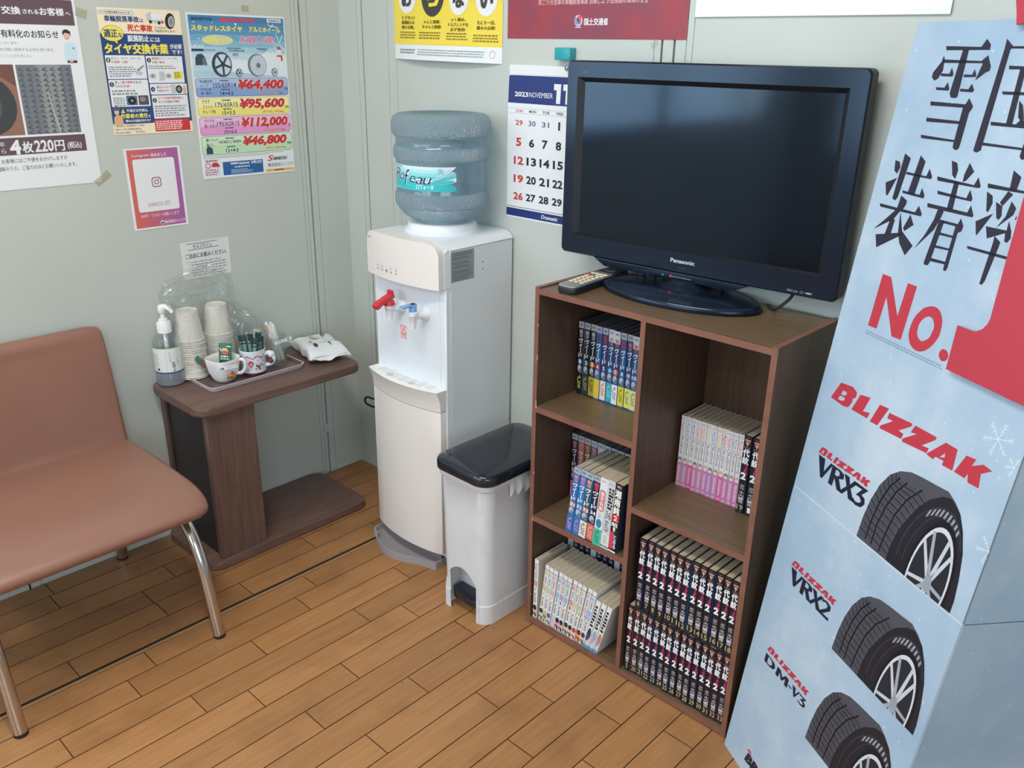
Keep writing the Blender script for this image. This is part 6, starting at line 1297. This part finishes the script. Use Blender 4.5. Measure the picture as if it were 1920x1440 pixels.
# squarish white bowl cup with green stick packs
PORC = mat('white porcelain', (232, 230, 228), 0.18); 
t = thing('square_cup', 'squarish white cup with a sugar and milk label at the front of the tray', 'cup', (0.137, -0.556, ZB))
def sq(r, z, k=3.4): return [(math.copysign(abs(cos(a)) ** (2 / k), cos(a)) * r, math.copysign(abs(sin(a)) ** (2 / k), sin(a)) * r, z) for a in (2 * pi * i / 44 for i in range(44))]
g = G(); g.M = Matrix.Rotation(RAD(12), 4, 'Z')
rings([sq(0.020, 0.0008), sq(0.0255, 0.002, 2.4), sq(0.031, 0.012, 2.6), sq(0.036, 0.030), sq(0.0395, 0.050), sq(0.0415, 0.067), sq(0.0410, 0.0685), sq(0.0395, 0.0675), sq(0.0375, 0.050), sq(0.034, 0.030), sq(0.028, 0.012), sq(0.020, 0.006)], PORC, True); g.build('bowl', t, smooth=60)
g = G(); g.M = Matrix.Rotation(RAD(50), 4, 'Z'); hp = arc_path([(0.036, 0, 0.060), (0.054, 0, 0.060), (0.060, 0, 0.050), (0.058, 0, 0.032), (0.048, 0, 0.021), (0.034, 0, 0.020)], 5); g.tube(hp, 0.0052, PORC, 12); g.build('handle', t)
def wrapped(t, nm, r, a0, w, h, z, draw, lab=None, base=None, lift=0.0006):
    g = G(); s = Sheet(g, (0, 0, 0), (1, 0, 0), (0, 0, 1), yup=True)
    if base: s.rect(0, 0, w, h, base, 1, 12)
    draw(s)
    for i, p in enumerate(g.v): a = a0 + p.x / r; rr_ = r + lift + p.z; g.v[i] = Vector((rr_ * cos(a), rr_ * sin(a), z + p.y))
    o = g.build(nm, t, smooth=0)
    if lab: o['label'] = lab
    return o
g = G(); s = Sheet(g, (0.0335, -0.0310, 0.0520), (0.60, 0.80, 0.20), (0.80, -0.60, 0.0)); s.rect(0, 0, 50, 9, PAP, 1); s.T('砂糖・ミルク入り', 2, 1.4, 48, 7.6, BK, 2, 0.03); g.build('name_label', t, smooth=0)['label'] = 'white label lettered sugar and milk'
g = G(); s = Sheet(g, (0.0372, -0.0140, 0.0385), (0.50, 0.86, 0.0), (0.84, -0.48, -0.22))
for q, c_ in ((ell(12, 17, 10, 7, 14, .3), (226, 130, 50)), (ell(20, 9, 5, 6, 10), (214, 96, 60)), (ell(6, 22, 6, 4, 10), (120, 150, 90)), (ell(17, 22, 8, 4, 10, .4), (90, 110, 120)), ([(14, 4), (18, 0), (20, 8)], (70, 60, 60)), (ell(10, 13, 3, 3, 8), (240, 190, 90))): s.poly(q, ink(*c_), 1 if c_ != (240, 190, 90) else 3)
g.build('printed_pattern', t, smooth=0)['label'] = 'small orange and green printed pattern'
GRN = mat('green foil pack', (40, 112, 84), 0.3)
def stick(label, loc, rot, w, h, draw, m, grp, cat='stick packet', name='stick_packet', th=0.006):
    g = G()
    def f(u, v):
        a = 2 * pi * u; k = sin(pi * min(1, max(0, v))) ** .4; return (w / 2 * cos(a) * (1 if True else 0), th / 2 * sin(a) * k, h * v)
    g.grid(f, 20, 10, m, True)
    s = Sheet(g, (-w / 2, -th / 2 - 0.0004, h), (1, 0, 0), (0, -1, 0))
    if draw: draw(s, w * 1000, h * 1000)
    o = g.build(name, smooth=60); o.location = loc; o.rotation_euler = rot; return tag(o, label, cat, grp)
def d_green(s, w, h):
    s.rect(w * .62, 7, w * .97, 10, PAP, 1); s.ell(w * .5, 21, w * .27, 8, ink(236, 190, 140), 2); s.ell(w * .5, 27, w * .27, 6, ink(216, 90, 90), 3); s.rect(w * .7, 24, w * .95, 26, ink(216, 90, 90), 3); s.line([(w * .12, 14), (w * .2, 22)], 2.5, PAP, 1)
    s.micro(w * .2, 35, w * .85, 41, 1, PAP, 2, 0.8, 0.05); s.micro(w * .15, 43, w * .9, 47, 1, PAP, 2, 0.8, 0.05); s.rect(w * .1, 52, w * .9, 66, ink(60, 66, 70), 1); s.T('5', w * .3, 55, w * .5, 64, PAP, 2, .02)
stick('green stick packet with a cup picture standing upright in the white cup', (0.134, -0.550, ZB + 0.012), (-0.10, 0.05, RAD(44)), 0.035, 0.093, d_green, GRN, 'green packets in the white cup')
stick('dark green packet leaning out over the left rim of the white cup', (0.128, -0.568, ZB + 0.020), (0.1, RAD(-52), RAD(38)), 0.020, 0.075, lambda s, w, h: s.rect(w * .1, 16, w * .9, 46, ink(120, 80, 66), 1), GRN, 'green packets in the white cup')
# round patterned mug with dark green sticks
t = thing('patterned_mug', 'round white mug with small red and brown patterns holding dark green sticks', 'mug', (0.1445, -0.4675, ZB))
MUGW = mat('pale blue white glaze', (216, 226, 232), 0.2)
g = G(); g.lathe([(0.0300, 0.010), (0.0355, 0.0110), (0.0362, 0.070), (0.0368, 0.0745), (0.0350, 0.0755), (0.0335, 0.0735), (0.0328, 0.012), (0.020, 0.008)], MUGW, 44, (0, 0, 0), (False, True)); g.build('mug_body', t, smooth=60)
g = G(); g.lathe([(0.026, 0.0006), (0.0335, 0.002), (0.0356, 0.0108), (0.0300, 0.0110)], mat('dark red glaze', (120, 36, 40), 0.25), 44); g.build('foot_ring', t)['label'] = 'dark red foot'
g = G(); g.M = Matrix.Rotation(RAD(52), 4, 'Z'); g.tube(arc_path([(0.033, 0, 0.056), (0.046, 0, 0.062), (0.055, 0, 0.056), (0.058, 0, 0.042), (0.050, 0, 0.028), (0.034, 0, 0.024)], 5), 0.0062, MUGW, 12); g.ball((0.052, 0.0, 0.056), 0.0105, MUGW); g.ball((0.050, -0.004, 0.038), (0.0085, 0.0085, 0.008), mat('dark red glaze', (120, 36, 40), 0.25)); g.build('handle', t)['label'] = 'rounded handle with a dark red patch'
def mugart(s):
    RC = ink(196, 50, 58); BC_ = ink(130, 76, 60); PC = ink(226, 140, 150); TC_ = ink(196, 170, 120)
    r_ = random.Random(5)
    for i in range(16): x = 8 + i * 5.6; y = 44 + 3 * sin(i * 1.3); s.ell(x, y, 2.0 + r_.random(), 1.4 + r_.random(), RC, 1, r_.random() * 3, 8)
    s.poly([(48, 34), (42, 28), (44, 20), (50, 14), (56, 20), (58, 28), (52, 34)], RC, 1); s.ell(50, 24, 5.4, 6.5, PC, 2, n=14)
    for x, y, c_ in ((22, 20, TC_), (28, 24, BC_), (34, 16, TC_), (66, 20, BC_), (72, 16, ink(90, 60, 56)), (78, 22, ink(196, 90, 70)), (84, 18, BC_), (20, 10, ink(150, 160, 110)), (64, 10, TC_), (74, 9, BC_), (12, 28, BC_), (88, 30, PC), (70, 34, ink(170, 190, 200)), (40, 8, ink(170, 190, 170))): s.ell(x, y, 3 + 2 * r_.random(), 2 + 1.6 * r_.random(), c_, 1, r_.random() * 3, 9)
wrapped(t, 'printed_pattern', 0.0364, RAD(-118), 105, 52, 0.014, mugart, 'red and brown printed pattern', lift=0.0003)
DG = mat('dark green stick', (34, 62, 60), 0.3)
for i, (dx, dy, ry, rx, rz_) in enumerate(((-0.018, -0.014, -0.14, 0.0, 0.5), (-0.006, -0.018, -0.05, -0.03, 0.8), (0.006, -0.006, 0.04, 0.05, 0.3), (0.016, 0.008, 0.10, 0.02, 0.9), (-0.010, 0.010, -0.03, 0.05, 0.6), (0.004, 0.016, 0.08, -0.04, 0.9), (0.018, -0.010, 0.14, 0.0, 0.7), (0.012, 0.018, 0.16, 0.04, 0.5))):
    stick('dark green stick packet standing in the patterned mug, %s from the left' % LEFT_OF[i], (0.1445 + dx * .8, -0.4675 + dy * .8, ZB + 0.014), (rx, ry, rz_), 0.017, 0.098 + 0.004 * (i % 3), lambda s, w, h: (s.rect(w * .18, 26, w * .8, 82, ink(196, 194, 176) if s.rnd.random() > 2 else ink(120, 146, 136), 1), s.micro(w * .25, 18, w * .75, 22, 1, PAP, 1)), DG, 'dark green sticks in the mug')
# glass of sugar sticks
GLS = film('clear glass', (246, 249, 247), 1, 0.03, (216, 226, 222), 0.05, 1.45)
t = thing('glass_tumbler', 'clear glass tumbler of sugar sticks at the right end of the tray', 'glass', (0.122, -0.376, ZB))
g = G(); g.lathe([(0.022, 0.0006), (0.027, 0.002), (0.0285, 0.012), (0.0305, 0.085), (0.0312, 0.088), (0.0296, 0.088), (0.0268, 0.014), (0.020, 0.010)], GLS, 36, (0, 0, 0), (True, True)); g.build('tumbler', t)
g = G(); s = Sheet(g, (0.028, -0.0215, 0.078), (0.30, 0.93, 0.20), (0.94, -0.33, 0.0)); s.rect(0, 0, 52, 9, PAP, 1); s.T('グラニュー糖', 8, 1.5, 44, 7.5, BK, 2, 0.03); g.build('name_label', t, smooth=0)['label'] = 'white label lettered granulated sugar'
SGC = [(226, 228, 226), (60, 140, 100), (214, 120, 110), (230, 232, 232), (120, 190, 160), (226, 150, 120), (222, 226, 224)]
for i, c_ in enumerate(SGC):
    a = i * 0.9; stick('slim sugar stick in the glass tumbler, %s stripe, number %s from the left' % (['white', 'green', 'red', 'pale', 'mint', 'orange', 'ivory'][i], LEFT_OF[i]), (0.126 + 0.010 * cos(a), -0.368 + 0.010 * sin(a), ZB + 0.013), (0.12 + 0.04 * sin(a), -0.16 + 0.03 * cos(a), 0.5), 0.0085, 0.112 + 0.004 * (i % 3), lambda s, w, h, c_=c_: (s.rect(w * .1, 10, w * .9, 34, ink(*c_), 1), s.rect(w * .1, 52, w * .9, 76, ink(*c_), 1)), mat('sugar stick paper', (222, 224, 222), 0.4), 'sugar sticks in the tumbler', 'sugar stick', 'sugar_stick', 0.007)
# pack of wipes
WP = mat('white film pack', (226, 228, 230), 0.28, bump=(60, 0.5))
t = thing('wipes_pack', 'crumpled white pack of wet wipes at the right end of the side table', 'wipes pack', (0.128, -0.232, ZT), RAD(-14))
from mathutils import noise as NZ
L2, W2, H2_ = 0.088, 0.058, 0.044
def wipe(u, v):
    a = 2 * pi * u; k = 1 - abs(2 * v - 1) ** 6; x = (2 * v - 1) * L2; c_, s_ = cos(a), sin(a)
    y = math.copysign(abs(c_) ** .45, c_) * W2 * (1 + 0.10 * (1 - k)); z = H2_ / 2 + math.copysign(abs(s_) ** .5, s_) * H2_ / 2 * max(k, 0.04)
    w = NZ.noise(Vector((x * 30, y * 30, z * 30))) * 0.0045 + NZ.noise(Vector((x * 80, y * 80, z * 60 + 3))) * 0.0012
    return (x, y + w * .6, max(0.0005, z + (w if z > 0.004 else 0)))
g = G(); g.grid(wipe, 48, 40, WP, True); g.build('pack', t, smooth=60)
for sx in (-1, 1):
    g = G()
    def fin(u, v, sx=sx): x = sx * (L2 - 0.002 + v * 0.016); y = (2 * u - 1) * W2 * 1.12; return (x, y, H2_ / 2 + 0.005 * sin(u * 9 + sx) * v + 0.0015 * v * sin(u * 23) - (0.006 * v if sx > 0 else 0))
    g.grid(fin, 36, 4, WP); o = g.build('crimped_end', t, smooth=60)
    md = o.modifiers.new('thickness', 'SOLIDIFY'); md.thickness = 0.0008
g = G()
s = Sheet(g, (-0.070, -0.045, 0.0), (1, 0, 0), (0, 0, 1), yup=True)
DKW = ink(64, 66, 72); s.ell(16, 76, 12, 6, DKW, 0); s.ell(112, 20, 12, 6.5, DKW, 0); s.micro(16, 66, 44, 72, 1, DKW, 0); s.rect(26, 50, 62, 51.5, DKW, 0); s.micro(26, 26, 70, 48, 5, ink(120, 122, 128), 0); s.micro(76, 28, 100, 46, 4, ink(150, 152, 158), 0); s.micro(70, 12, 92, 20, 2, DKW, 0); s.micro(100, 60, 128, 70, 1, DKW, 0); s.rr(24, 22, 104, 56, 3, ink(234, 234, 230), -1)
for i, p in enumerate(g.v):
    x, y = p.x, p.y; w = NZ.noise(Vector((x * 30, y * 30, H2_ * 30))) * 0.0045 + NZ.noise(Vector((x * 80, y * 80, H2_ * 60 + 3))) * 0.0012
    c_ = min(1, abs(y) / W2); zt_ = H2_ / 2 + (1 - c_ ** (2 / .45)) ** .25 * H2_ / 2 * max(0.04, 1 - abs(x / L2) ** 6); g.v[i] = Vector((x, y, zt_ + max(w, -0.002) + 0.0012 + p.z))
g.build('printed_top', t, smooth=0)['label'] = 'grey and black print on the pack'
